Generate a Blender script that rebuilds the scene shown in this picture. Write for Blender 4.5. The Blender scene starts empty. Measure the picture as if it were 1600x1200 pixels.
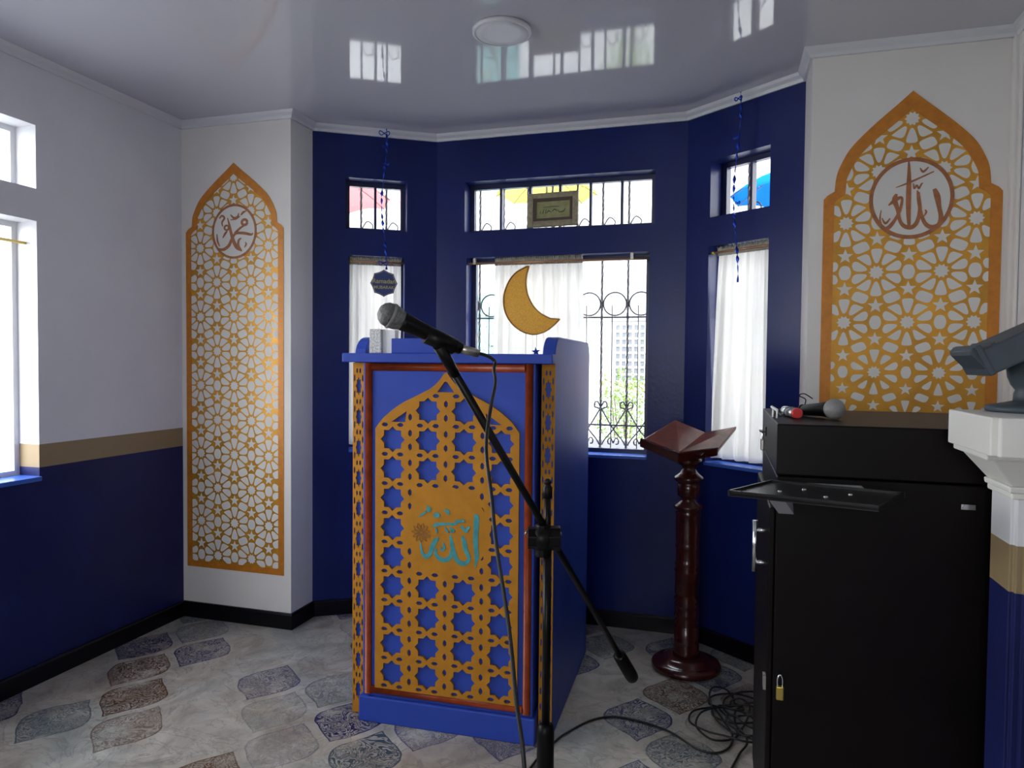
import bpy, math, random
from mathutils import Vector, Matrix
random.seed(7)
PI = math.pi
C = bpy.context.scene.collection
SC = bpy.context.scene

# ------------------------------------------------------------------ render look
SC.view_settings.view_transform = 'Standard'
SC.view_settings.look = 'None'
SC.view_settings.gamma = 1
SC.view_settings.use_curve_mapping = False
SC.view_settings.exposure = 0.0
SC.cycles.use_denoising = True
SC.cycles.max_bounces = 10
SC.cycles.diffuse_bounces = 6
SC.cycles.glossy_bounces = 4
SC.cycles.transparent_max_bounces = 16
SC.cycles.transmission_bounces = 6
SC.cycles.sample_clamp_indirect = 6

# ------------------------------------------------------------------ materials
class NT:
    """small helper for node maths"""
    def __init__(s, m):
        s.t = m.node_tree; s.n = s.t.nodes; s.l = s.t.links
    def new(s, kind, **kw):
        n = s.n.new(kind)
        for k, v in kw.items(): setattr(n, k, v)
        return n
    def put(s, sock, v):
        if isinstance(v, (int, float)): sock.default_value = v
        elif isinstance(v, (tuple, list)): sock.default_value = v
        else: s.l.new(v, sock)
    def m(s, op, a, b=0.0, c=0.0):
        n = s.new('ShaderNodeMath', operation=op)
        s.put(n.inputs[0], a); s.put(n.inputs[1], b); s.put(n.inputs[2], c)
        return n.outputs[0]
    def mix(s, f, a, b, blend='MIX'):
        n = s.new('ShaderNodeMix', data_type='RGBA', blend_type=blend)
        s.put(n.inputs[0], f); s.put(n.inputs[6], a); s.put(n.inputs[7], b)
        return n.outputs[2]
    def noise(s, vec, scale, detail=3, rough=.5, dist=0.0):
        n = s.new('ShaderNodeTexNoise')
        if vec is not None: s.l.new(vec, n.inputs['Vector'])
        n.inputs['Scale'].default_value = scale; n.inputs['Detail'].default_value = detail
        n.inputs['Roughness'].default_value = rough; n.inputs['Distortion'].default_value = dist
        return n.outputs[0]
    def ramp(s, f, stops, interp='LINEAR'):
        n = s.new('ShaderNodeValToRGB'); e = n.color_ramp.elements
        n.color_ramp.interpolation = interp
        while len(e) < len(stops): e.new(.5)
        for i, (p, c) in enumerate(stops):
            e[i].position = p; e[i].color = tuple(c) + (1,) if len(c) == 3 else c
        s.l.new(f, n.inputs[0]); return n.outputs[0]

def c4(c): return (c[0], c[1], c[2], 1)
def mat(name, col, rough=.5, metal=0.0, var=0.0, vscale=6.0, bump=0.0, bscale=80.0, spec=.5, coat=0.0):
    m = bpy.data.materials.new(name); m.use_nodes = True
    t = NT(m); p = t.n['Principled BSDF']
    p.inputs['Base Color'].default_value = c4(col)
    p.inputs['Roughness'].default_value = rough
    p.inputs['Metallic'].default_value = metal
    p.inputs['Specular IOR Level'].default_value = spec
    p.inputs['Coat Weight'].default_value = coat
    tc = t.new('ShaderNodeTexCoord').outputs['Object']
    if var > 0:
        n = t.noise(tc, vscale, 4, .6)
        lo = tuple(max(0, x*(1-var)) for x in col); hi = tuple(min(1, x*(1+var)) for x in col)
        t.l.new(t.ramp(n, [(.3, lo), (.7, hi)]), p.inputs['Base Color'])
    if bump > 0:
        b = t.new('ShaderNodeBump'); b.inputs['Strength'].default_value = bump
        b.inputs['Distance'].default_value = .004
        t.l.new(t.noise(tc, bscale, 3, .5), b.inputs['Height'])
        t.l.new(b.outputs[0], p.inputs['Normal'])
    return m

M = {}
M['white_wall'] = mat('white_wall_paint', (.74, .71, .675), .5, var=.04, vscale=1.7, bump=.12, bscale=60)
M['navy_wall'] = mat('navy_wall_paint', (.008, .017, .115), .30, var=.18, vscale=2.2, bump=.15, bscale=50, spec=.22)
M['cornice'] = mat('cornice_paint', (.66, .66, .68), .35)
M['ceiling'] = mat('ceiling_panel_gloss', (.56, .56, .60), .06, bump=.05, bscale=1.6, spec=.85)
M['black_trim'] = mat('black_baseboard_tile', (.003, .003, .005), .3, var=.2, spec=.2)
M['podium'] = mat('podium_blue_paint', (.028, .066, .40), .46, var=.10, vscale=5, bump=.06, bscale=40, spec=.3)
M['gold'] = mat('gold_mdf_paint', (.47, .20, .018), .6, metal=0, var=.12, vscale=14, spec=.2)
M['gold_edge'] = mat('stencil_border_gold', (.56, .20, .018), .42, metal=.15, var=.14, vscale=30, bump=.1, bscale=120)
M['gold_field'] = mat('stencil_field_gold', (.60, .29, .03), .36, metal=.35, var=.22, vscale=7, bump=.1, bscale=150)
M['stencil_white'] = mat('stencil_white_cells', (.70, .68, .64), .45)
M['script_brown'] = mat('stencil_script_brown', (.36, .13, .045), .45, var=.2, vscale=40)
M['teal'] = mat('teal_script_paint', (.045, .29, .32), .5, var=.3, vscale=30)
M['flower'] = mat('brown_flower_paint', (.27, .105, .015), .5)
M['mahogany_trim'] = mat('red_brown_moulding', (.24, .036, .007), .35, var=.3, vscale=18, spec=.25)
M['mahogany'] = mat('dark_mahogany', (.050, .009, .006), .2, var=.35, vscale=12, coat=.15)
M['leaf_wood'] = mat('book_rest_wood', (.20, .055, .03), .3, var=.35, vscale=16, coat=.25)
M['black'] = mat('black_plastic', (.003, .003, .003), .42, spec=.2)
M['black_metal'] = mat('black_powder_metal', (.004, .004, .0045), .35, metal=.0, spec=.2)
M['rubber'] = mat('cable_rubber', (.009, .009, .010), .5)
M['mesh_grey'] = mat('microphone_mesh', (.20, .20, .20), .42, metal=.5, var=.35, vscale=160, bump=.9, bscale=420)
M['foam_grey'] = mat('grey_mic_ball', (.25, .245, .24), .55, metal=.2, bump=.5, bscale=300)
M['steel'] = mat('bright_steel', (.75, .75, .76), .25, metal=1)
M['nickel'] = mat('connector_nickel', (.42, .40, .36), .32, metal=.9)
M['bracket_grey'] = mat('bracket_grey_paint', (.5, .5, .52), .4)
M['brass'] = mat('brass', (.62, .46, .12), .3, metal=.9)
M['cabinet'] = mat('cabinet_dark_laminate', (.0045, .0028, .0032), .40, var=.2, vscale=9, spec=.16)
M['tray'] = mat('tray_black_metal', (.02, .02, .021), .3, metal=.4)
M['white_plaster'] = mat('white_capital_paint', (.80, .79, .74), .45, bump=.1, bscale=60)
M['slate'] = mat('slate_grey_paint', (.045, .062, .078), .5, var=.15, vscale=9)
M['frame_dark'] = mat('window_frame_navy', (.014, .020, .075), .35)
M['frame_white'] = mat('window_frame_white', (.7, .7, .72), .4)
M['sill_blue'] = mat('sill_blue_gloss', (.05, .13, .52), .25)
M['rod'] = mat('curtain_rod_copper', (.42, .22, .12), .35, metal=.5)
M['iron'] = mat('grille_iron', (.13, .125, .135), .5)
M['glitter'] = mat('gold_glitter', (.95, .42, .012), .35, metal=.0, var=.22, vscale=220, bump=.4, bscale=420)
M['rope'] = mat('gold_cord', (.36, .17, .03), .6)
M['foil'] = mat('blue_foil', (.008, .05, .45), .2, metal=.6)
M['sign_blue'] = mat('sign_navy_card', (.03, .045, .16), .5)
M['sign_gold'] = mat('sign_gold_print', (.46, .42, .17), .45, metal=.3)
M['picture_frame'] = mat('picture_frame_gold', (.31, .27, .17), .45, metal=.2, var=.25, vscale=60)
M['picture_mat'] = mat('picture_mat_brown', (.085, .055, .04), .5)
M['picture_paper'] = mat('picture_paper_olive', (.30, .29, .13), .6, var=.2, vscale=30)
M['ink'] = mat('dark_ink', (.06, .055, .02), .6)
M['marble'] = mat('speckled_grey_box', (.55, .55, .54), .5, var=.55, vscale=170)
M['white_box'] = mat('plain_white_box', (.82, .82, .80), .5)
M['red'] = mat('red_cap', (.62, .03, .03), .3)
M['clear_tube'] = mat('silver_tube', (.5, .52, .5), .2, metal=.7, var=.4, vscale=80)
M['lamp'] = mat('ceiling_lamp_diffuser', (.72, .72, .74), .35)
M['facade'] = mat('outside_render', (.42, .42, .43), .8, var=.05)
M['facade_dim'] = mat('outside_window_glass', (.16, .17, .19), .3)
M['brick'] = mat('outside_brick_band', (.52, .36, .33), .8, var=.1, vscale=9)
M['pave'] = mat('outside_pavement', (.42, .42, .41), .8, var=.08)
M['rail'] = mat('outside_rail', (.22, .21, .22), .6)
M['leaf'] = mat('leaf_green', (.17, .27, .06), .6, var=.4, vscale=20)
M['leaf_dull'] = mat('leaf_grey_green', (.17, .20, .14), .6, var=.4, vscale=20)
M['bark'] = mat('bark', (.12, .08, .05), .8)
M['dust'] = mat('turquoise_paint', (.16, .34, .35), .7)

def fabric(name, col, trans=.35, alpha=.25):
    m = bpy.data.materials.new(name); m.use_nodes = True; t = NT(m)
    t.n.remove(t.n['Principled BSDF'])
    d = t.new('ShaderNodeBsdfDiffuse'); d.inputs[0].default_value = c4(col)
    tl = t.new('ShaderNodeBsdfTranslucent'); tl.inputs[0].default_value = c4(col)
    tr = t.new('ShaderNodeBsdfTransparent')
    a = t.new('ShaderNodeMixShader'); a.inputs[0].default_value = trans
    t.l.new(d.outputs[0], a.inputs[1]); t.l.new(tl.outputs[0], a.inputs[2])
    b = t.new('ShaderNodeMixShader'); b.inputs[0].default_value = alpha
    t.l.new(a.outputs[0], b.inputs[1]); t.l.new(tr.outputs[0], b.inputs[2])
    t.l.new(b.outputs[0], t.n['Material Output'].inputs[0])
    return m
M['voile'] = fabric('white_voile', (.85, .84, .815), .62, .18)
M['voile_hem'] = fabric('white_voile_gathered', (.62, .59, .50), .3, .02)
M['umb_red'] = fabric('umbrella_red', (.62, .25, .26), .6, .15)
M['umb_yellow'] = fabric('umbrella_yellow', (.72, .66, .15), .6, .15)
M['umb_blue'] = fabric('umbrella_blue', (.01, .20, .50), .6, .04)

def glass():
    m = bpy.data.materials.new('window_glass'); m.use_nodes = True; t = NT(m)
    t.n.remove(t.n['Principled BSDF'])
    tr = t.new('ShaderNodeBsdfTransparent'); tr.inputs[0].default_value = (.97, .98, .98, 1)
    g = t.new('ShaderNodeBsdfGlossy'); g.inputs['Roughness'].default_value = .02
    a = t.new('ShaderNodeMixShader'); a.inputs[0].default_value = .05
    t.l.new(tr.outputs[0], a.inputs[1]); t.l.new(g.outputs[0], a.inputs[2])
    t.l.new(a.outputs[0], t.n['Material Output'].inputs[0]); return m
M['glass'] = glass()

def banded():
    """painted wall: navy dado, brown-gold stripe, white above (bands are paint, by height)"""
    m = bpy.data.materials.new('banded_wall_paint'); m.use_nodes = True; t = NT(m)
    p = t.n['Principled BSDF']; p.inputs['Roughness'].default_value = .42; p.inputs['Specular IOR Level'].default_value = .25
    pos = t.new('ShaderNodeNewGeometry').outputs['Position']
    z = t.new('ShaderNodeSeparateXYZ'); t.l.new(pos, z.inputs[0]); z = z.outputs[2]
    n = t.noise(pos, 2.0, 4, .6)
    white = t.ramp(n, [(.3, (.69, .69, .72)), (.7, (.76, .76, .78))])
    navy = t.ramp(n, [(.3, (.008, .011, .065)), (.7, (.013, .019, .11))])
    c = t.mix(t.m('GREATER_THAN', z, .836), navy, (.30, .22, .12, 1))
    c = t.mix(t.m('GREATER_THAN', z, .925), c, white)
    t.l.new(c, p.inputs['Base Color'])
    b = t.new('ShaderNodeBump'); b.inputs['Strength'].default_value = .15; b.inputs['Distance'].default_value = .004
    t.l.new(t.noise(pos, 50, 3), b.inputs['Height']); t.l.new(b.outputs[0], p.inputs['Normal'])
    return m
M['banded'] = banded()

def floor_mat():
    m = bpy.data.materials.new('patterned_vinyl_floor'); m.use_nodes = True; t = NT(m)
    p = t.n['Principled BSDF']; p.inputs['Roughness'].default_value = .33
    pos = t.new('ShaderNodeNewGeometry').outputs['Position']
    # slight warp so the printed motifs look hand drawn
    wn = t.new('ShaderNodeTexNoise'); wn.inputs['Scale'].default_value = 9; wn.inputs['Detail'].default_value = 2
    t.l.new(pos, wn.inputs['Vector'])
    sub = t.new('ShaderNodeVectorMath', operation='SUBTRACT'); t.l.new(wn.outputs[1], sub.inputs[0]); sub.inputs[1].default_value = (.5, .5, .5)
    scl = t.new('ShaderNodeVectorMath', operation='SCALE'); t.l.new(sub.outputs[0], scl.inputs[0]); scl.inputs['Scale'].default_value = .028
    add = t.new('ShaderNodeVectorMath', operation='ADD'); t.l.new(pos, add.inputs[0]); t.l.new(scl.outputs[0], add.inputs[1])
    mp = t.new('ShaderNodeMapping'); mp.inputs['Rotation'].default_value = (0, 0, math.radians(-6)); mp.inputs['Location'].default_value = (1.14, .42, 0)
    t.l.new(add.outputs[0], mp.inputs[0])
    s = t.new('ShaderNodeSeparateXYZ'); t.l.new(mp.outputs[0], s.inputs[0])
    W, H = .285, .42
    u = t.m('DIVIDE', s.outputs[0], W); v = t.m('DIVIDE', s.outputs[1], H)
    iu = t.m('ROUND', u); iv = t.m('ROUND', v)
    du = t.m('ABSOLUTE', t.m('SUBTRACT', u, iu)); dv = t.m('SUBTRACT', v, iv)
    f = t.m('SUBTRACT', t.m('MULTIPLY_ADD', t.m('COSINE', t.m('MULTIPLY', dv, 2*PI)), .25, .25), du)
    A = t.m('GREATER_THAN', f, 0.0)
    fu = t.m('ADD', t.m('FLOOR', u), .5); fv = t.m('ADD', t.m('FLOOR', v), .5)
    idx = t.m('ADD', t.m('MULTIPLY', A, iu), t.m('MULTIPLY', t.m('SUBTRACT', 1.0, A), fu))
    idy = t.m('ADD', t.m('MULTIPLY', A, iv), t.m('MULTIPLY', t.m('SUBTRACT', 1.0, A), fv))
    cmb = t.new('ShaderNodeCombineXYZ'); t.l.new(idx, cmb.inputs[0]); t.l.new(idy, cmb.inputs[1])
    wh = t.new('ShaderNodeTexWhiteNoise', noise_dimensions='2D'); t.l.new(cmb.outputs[0], wh.inputs['Vector'])
    rnd = wh.outputs[0]
    af = t.m('ABSOLUTE', f)
    inside = t.m('GREATER_THAN', af, .075)
    edge = t.m('MULTIPLY', inside, t.m('LESS_THAN', af, .10))
    cream = t.ramp(t.noise(pos, 6, 6, .7, .8), [(.30, (.19, .175, .155)), (.5, (.38, .355, .315)), (.70, (.56, .54, .49))])
    tint = t.ramp(t.noise(pos, 3.1, 2), [(.32, (.20, .29, .33)), (.45, (.42, .40, .36)), (.6, (.40, .29, .22)), (.7, (.44, .42, .38))])
    cream = t.mix(t.m('MULTIPLY', t.noise(pos, 2.3, 3, .6), .55), cream, tint)
    ink = t.ramp(rnd, [(0, (.008, .014, .085)), (.26, (.085, .034, .012)), (.44, (.014, .036, .10)), (.54, (.05, .08, .10)), (.64, (.11, .05, .025))], 'CONSTANT')
    paper = t.mix(.26, cream, ink)
    curl = t.noise(add.outputs[0], 15, 1, .4, 3.2)
    band = t.m('ABSOLUTE', t.m('SUBTRACT', t.m('FRACT', t.m('MULTIPLY', curl, 6.0)), .5))
    line = t.m('LESS_THAN', band, .26)
    motif = t.mix(line, paper, ink)
    keep = t.m('LESS_THAN', rnd, .70)
    wh2 = t.new('ShaderNodeTexWhiteNoise', noise_dimensions='2D'); ad2 = t.new('ShaderNodeVectorMath', operation='ADD'); t.l.new(cmb.outputs[0], ad2.inputs[0]); ad2.inputs[1].default_value = (13.7, 4.1, 0); t.l.new(ad2.outputs[0], wh2.inputs['Vector'])
    cellfade = t.ramp(wh2.outputs[0], [(0, (.0, .0, .0)), (.30, (.12, .12, .12)), (.5, (.8, .8, .8)), (.7, (1, 1, 1))])
    wash = t.ramp(t.noise(pos, 8, 4, .65), [(.32, (.2, .2, .2)), (.5, (1, 1, 1))])
    amt = t.m('MULTIPLY', t.m('MULTIPLY', t.m('MULTIPLY', inside, keep), cellfade), wash)
    col = t.mix(amt, cream, motif)
    col = t.mix(t.m('MULTIPLY', t.m('MULTIPLY', edge, t.m('MULTIPLY', keep, cellfade)), t.m('MULTIPLY', wash, .9)), col, ink)
    # faint swirling veins over the pale ground
    vein = t.m('ABSOLUTE', t.m('SUBTRACT', t.noise(pos, 4.5, 4, .6, 1.6), .5))
    col = t.mix(t.m('MULTIPLY', t.m('LESS_THAN', vein, .012), .35), col, (.14, .13, .12, 1))
    t.l.new(col, p.inputs['Base Color'])
    return m
M['floor'] = floor_mat()

# ------------------------------------------------------------------ mesh helpers
class MB:
    """collects verts and faces for ONE mesh object"""
    def __init__(s): s.v = []; s.f = []; s.sm = []
    def add(s, vs, fs, smooth=False):
        k = len(s.v); s.v += [tuple(a) for a in vs]
        for f in fs: s.f.append(tuple(i+k for i in f)); s.sm.append(smooth)
        return s
    def box(s, x0, x1, y0, y1, z0, z1, mtx=None):
        vs = [Vector((x, y, z)) for z in (z0, z1) for y in (y0, y1) for x in (x0, x1)]
        if mtx: vs = [mtx @ a for a in vs]
        return s.add(vs, [(0, 2, 3, 1), (4, 5, 7, 6), (0, 1, 5, 4), (2, 6, 7, 3), (0, 4, 6, 2), (1, 3, 7, 5)])
    def prism(s, pts, z0, z1, mtx=None):
        """polygon in XY extruded in Z (then moved by mtx)"""
        n = len(pts)
        vs = [Vector((p[0], p[1], z0)) for p in pts] + [Vector((p[0], p[1], z1)) for p in pts]
        if mtx: vs = [mtx @ a for a in vs]
        return s.add(vs, [tuple(range(n-1, -1, -1)), tuple(range(n, 2*n))] + [(i, (i+1) % n, n+(i+1) % n, n+i) for i in range(n)])
    def hexa(s, b, t):
        return s.add(list(b)+list(t), [(3, 2, 1, 0), (4, 5, 6, 7)] + [(i, (i+1) % 4, 4+(i+1) % 4, 4+i) for i in range(4)])
    def lathe(s, prof, c=(0, 0, 0), n=32, axis=None, smooth=True):
        """profile [(r,z)] turned round z (or along the given axis direction)"""
        mtx = Matrix.Identity(3)
        if axis is not None: mtx = Vector((0, 0, 1)).rotation_difference(Vector(axis)).to_matrix()
        c = Vector(c); vs = []
        for r, z in prof:
            for i in range(n):
                a = 2*PI*i/n; vs.append(c + mtx @ Vector((r*math.cos(a), r*math.sin(a), z)))
        fs = []
        for j in range(len(prof)-1):
            for i in range(n):
                fs.append((j*n+i, j*n+(i+1) % n, (j+1)*n+(i+1) % n, (j+1)*n+i))
        s.add(vs, fs, smooth)
        k = len(s.v)-len(vs)
        s.f.append(tuple(k+i for i in range(n-1, -1, -1))); s.sm.append(False)
        s.f.append(tuple(k+(len(prof)-1)*n+i for i in range(n))); s.sm.append(False)
        return s
    def cyl(s, a, b, r, r2=None, n=20, smooth=True):
        a = Vector(a); b = Vector(b); L = (b-a).length
        return s.lathe([(r, 0), (r if r2 is None else r2, L)], a, n, (b-a).normalized(), smooth)
    def ball(s, c, r, n=24, sq=1.0):
        return s.lathe([(max(1e-4, r*math.sin(PI*i/16)), -r*sq*math.cos(PI*i/16)) for i in range(17)], c, n)
    def tube(s, pts, r, n=8, closed=False, smooth=True):
        P = [Vector(p) for p in pts]; N = len(P); vs = []
        up = Vector((0, 0, 1)); prev = None
        for i in range(N):
            if closed: t = P[(i+1) % N]-P[i-1]
            else: t = P[min(i+1, N-1)]-P[max(i-1, 0)]
            t = t.normalized() if t.length > 1e-9 else Vector((0, 0, 1))
            if prev is None:
                a = t.cross(up)
                if a.length < 1e-3: a = t.cross(Vector((1, 0, 0)))
            else:
                a = prev - t*prev.dot(t)
                if a.length < 1e-6: a = t.cross(up)
            a.normalize(); prev = a; b = t.cross(a)
            rr = r[i] if isinstance(r, (list, tuple)) else r
            for k in range(n):
                q = 2*PI*k/n; vs.append(P[i]+a*rr*math.cos(q)+b*rr*math.sin(q))
        fs = []
        for i in range(N if closed else N-1):
            for k in range(n):
                j = (i+1) % N
                fs.append((i*n+k, i*n+(k+1) % n, j*n+(k+1) % n, j*n+k))
        k0 = len(s.v); s.add(vs, fs, smooth)
        if not closed:
            s.f.append(tuple(k0+k for k in range(n-1, -1, -1))); s.sm.append(False)
            s.f.append(tuple(k0+(N-1)*n+k for k in range(n))); s.sm.append(False)
        return s
    def stroke(s, pts, O, U, V, N, lo, hi):
        """brush stroke of varying width on the plane O,U,V ; pts (u,v,w)"""
        P = smooth3(pts, 5); L = []; R = []
        for i, (x, y, w) in enumerate(P):
            a = P[max(i-1, 0)]; b = P[min(i+1, len(P)-1)]
            dx, dy = b[0]-a[0], b[1]-a[1]; d = math.hypot(dx, dy) or 1
            nx, ny = -dy/d*w/2, dx/d*w/2
            L.append((x+nx, y+ny)); R.append((x-nx, y-ny))
        n = len(P); vs = []
        for h in (lo, hi):
            for q in L: vs.append(O+U*q[0]+V*q[1]+N*h)
            for q in R: vs.append(O+U*q[0]+V*q[1]+N*h)
        fs = []
        for i in range(n-1):
            fs.append((2*n+i, 2*n+i+1, 3*n+i+1, 3*n+i))
            fs.append((i, i+1, 2*n+i+1, 2*n+i)); fs.append((n+i+1, n+i, 3*n+i, 3*n+i+1))
        fs.append((0, 2*n, 3*n, n)); fs.append((n-1, 2*n-1, 4*n-1, 3*n-1))
        return s.add(vs, fs)
    def build(s, name, m, parent=None, at=None, bevel=0, rotz=0, solid=0, world=True):
        """link as one object; when world=True verts are world coords and are re-based to the parent/at"""
        me = bpy.data.meshes.new(name)
        off = Vector((0, 0, 0))
        if world:
            if parent is not None: off = Vector(parent['_o']) if '_o' in parent else Vector((0, 0, 0))
            elif at is not None: off = Vector(at)
        me.from_pydata([tuple(Vector(v)-off) for v in s.v], [], s.f)
        me.polygons.foreach_set('use_smooth', s.sm)
        me.update()
        o = bpy.data.objects.new(name, me); C.objects.link(o)
        if isinstance(m, str): m = M[m]
        me.materials.append(m)
        if parent is not None:
            o.parent = parent; o['_o'] = tuple(off)
        elif at is not None: o.location = at; o['_o'] = tuple(at)
        if rotz: o.rotation_euler.z = rotz
        if bevel:
            b = o.modifiers.new('bevel', 'BEVEL'); b.width = bevel; b.segments = 2; b.limit_method = 'ANGLE'
        if solid:
            b = o.modifiers.new('thickness', 'SOLIDIFY'); b.thickness = solid
        return o

def cr(p0, p1, p2, p3, t):
    return .5*((2*p1)+(-p0+p2)*t+(2*p0-5*p1+4*p2-p3)*t*t+(-p0+3*p1-3*p2+p3)*t**3)
def smooth3(pts, k=6, closed=False):
    n = len(pts); out = []
    rng = n if closed else n-1
    for i in range(rng):
        g = (lambda j: pts[j % n]) if closed else (lambda j: pts[min(max(j, 0), n-1)])
        for q in range(k):
            t = q/k; out.append(tuple(cr(g(i-1)[d], g(i)[d], g(i+1)[d], g(i+2)[d], t) for d in range(len(pts[0]))))
    if not closed: out.append(tuple(pts[-1]))
    return out

def thing(name, label, cat, loc=(0, 0, 0), rotz=0, group=None):
    o = bpy.data.objects.new(name, None); C.objects.link(o)
    o.location = loc; o.rotation_euler.z = rotz; o.empty_display_size = .1
    o['label'] = label; o['category'] = cat; o['_o'] = tuple(loc)
    if group: o['group'] = group
    return o
def tag(o, label, cat, group=None, kind=None):
    o['label'] = label; o['category'] = cat
    if group: o['group'] = group
    if kind: o['kind'] = kind
    return o
def struct(name, mb, m, bevel=0, parent=None):
    o = mb.build(name, m, parent, bevel=bevel)
    if parent is None: o['kind'] = 'structure'
    return o

def holes_mesh(outer, holes, depth):
    """flat board with cut-outs, lying in XZ facing -Y; returns (verts, faces)"""
    cu = bpy.data.curves.new('tmp', 'CURVE'); cu.dimensions = '2D'; cu.fill_mode = 'BOTH'; cu.extrude = depth/2
    for poly in [outer]+holes:
        sp = cu.splines.new('POLY'); sp.points.add(len(poly)-1)
        for i, (x, y) in enumerate(poly): sp.points[i].co = (x, y, 0, 1)
        sp.use_cyclic_u = True
    ob = bpy.data.objects.new('tmp', cu); C.objects.link(ob)
    dg = bpy.context.evaluated_depsgraph_get(); dg.update()
    me = bpy.data.meshes.new_from_object(ob.evaluated_get(dg))
    vs = [(v.co.x, v.co.z, v.co.y) for v in me.vertices]
    fs = [tuple(reversed(p.vertices)) for p in me.polygons]
    bpy.data.objects.remove(ob); bpy.data.curves.remove(cu); bpy.data.meshes.remove(me)
    return vs, fs

# ------------------------------------------------------------------ camera
F = 1107.5; yaw, pitch, roll, EH = -.2876, -.031, .009, 1.2598
fw = Vector((math.sin(yaw)*math.cos(pitch), math.cos(yaw)*math.cos(pitch), math.sin(pitch)))
rt = Vector((math.cos(yaw), -math.sin(yaw), 0)); upv = rt.cross(fw)
r2 = rt*math.cos(roll)+upv*math.sin(roll); u2 = -rt*math.sin(roll)+upv*math.cos(roll)
cam = bpy.data.cameras.new('camera'); cam.sensor_width = 36; cam.lens = F/1600*36; cam.clip_start = .02; cam.clip_end = 200
co = bpy.data.objects.new('camera', cam); C.objects.link(co)
mw = Matrix((r2, u2, -fw)).transposed().to_4x4(); mw.translation = (0, 0, EH); co.matrix_world = mw
SC.camera = co

# ------------------------------------------------------------------ room shell
H = 2.4
XL, YA, XB, YC = -2.522, 2.859, -1.915, 3.04
D_, E_, F_ = (-1.40, 3.361), (-.166, 3.361), (.296, 3.012)
C_ = (XB, YC); YF, XR, YB = 2.798, .94, -2.4
TH = .13

def wall(name, a, b, m, openings=(), thick=TH, ztop=H):
    """wall from a to b with the room on its right-hand side (outside to the left)"""
    ax, ay = a; bx, by = b; L = math.hypot(bx-ax, by-ay); dx, dy = (bx-ax)/L, (by-ay)/L; nx, ny = -dy, dx
    S = sorted({0, L} | {v for o in openings for v in o[:2]}); Z = sorted({0, ztop} | {v for o in openings for v in o[2:4]})
    solid = lambda i, j: 0 <= i < len(S)-1 and 0 <= j < len(Z)-1 and not any(o[0] <= (S[i]+S[i+1])/2 <= o[1] and o[2] <= (Z[j]+Z[j+1])/2 <= o[3] for o in openings)
    P = lambda s, t, z: (ax+dx*s+nx*t, ay+dy*s+ny*t, z)
    mb = MB()
    for i in range(len(S)-1):
        for j in range(len(Z)-1):
            if not solid(i, j): continue
            s0, s1, z0, z1 = S[i], S[i+1], Z[j], Z[j+1]
            q = lambda *p: mb.add(p, [(0, 1, 2, 3)])
            q(P(s0, 0, z0), P(s1, 0, z0), P(s1, 0, z1), P(s0, 0, z1))
            q(P(s1, thick, z0), P(s0, thick, z0), P(s0, thick, z1), P(s1, thick, z1))
            if not solid(i-1, j): q(P(s0, thick, z0), P(s0, 0, z0), P(s0, 0, z1), P(s0, thick, z1))
            if not solid(i+1, j): q(P(s1, 0, z0), P(s1, thick, z0), P(s1, thick, z1), P(s1, 0, z1))
            if not solid(i, j-1): q(P(s0, thick, z0), P(s1, thick, z0), P(s1, 0, z0), P(s0, 0, z0))
            if not solid(i, j+1): q(P(s0, 0, z1), P(s1, 0, z1), P(s1, thick, z1), P(s0, thick, z1))
    struct(name, mb, m)
    return P, L

wi = [0]
def window(P, s0, s1, z0, z1, n, m='frame_dark', inset=.085, fr=.022, mull=.012, hbar=None):
    """steel frame with glass set back in the opening"""
    wi[0] += 1; t0, t1 = inset, inset+.03
    mb = MB(); g = MB()
    def bar(a, b, c, d, ta=t0, tb=t1, mbx=mb):
        mbx.add([P(a, ta, c), P(b, ta, c), P(b, tb, c), P(a, tb, c), P(a, ta, d), P(b, ta, d), P(b, tb, d), P(a, tb, d)],
               [(3, 2, 1, 0), (4, 5, 6, 7), (0, 1, 5, 4), (1, 2, 6, 5), (2, 3, 7, 6), (3, 0, 4, 7)])
    bar(s0, s0+fr, z0, z1); bar(s1-fr, s1, z0, z1); bar(s0+fr, s1-fr, z0, z0+fr); bar(s0+fr, s1-fr, z1-fr, z1)
    for k in range(1, n):
        s = s0+fr/2+(s1-s0-fr)*k/n; bar(s-mull/2, s+mull/2, z0+fr, z1-fr)
    if hbar: bar(s0+fr, s1-fr, hbar-.007, hbar+.007)
    o = struct('window_%d' % wi[0], mb, m)
    bar(s0+fr*.5, s1-fr*.5, z0+fr*.5, z1-fr*.5, t0+.012, t0+.016, g)
    g.build('glass_pane', 'glass', o)
    return o

T0, T1, W0, W1 = 1.908, 2.158, .82, 1.78      # transom and lower window heights
# left wall, room on the right hand when walking towards +Y
lop = [(YB*-1+.75, YB*-1+2.098, 1.905, 2.145), (YB*-1+.75, YB*-1+2.098, .80, 1.782),
       (.7, 1.3, .80, 1.782), (.7, 1.3, 1.905, 2.145)]
P, L = wall('wall_left', (XL, YB), (XL, YA), 'banded', lop, thick=.15)
for k, o in enumerate(lop): window(P, *o, 6 if k in (0, 3) else 3, 'frame_white', .10)
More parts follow.
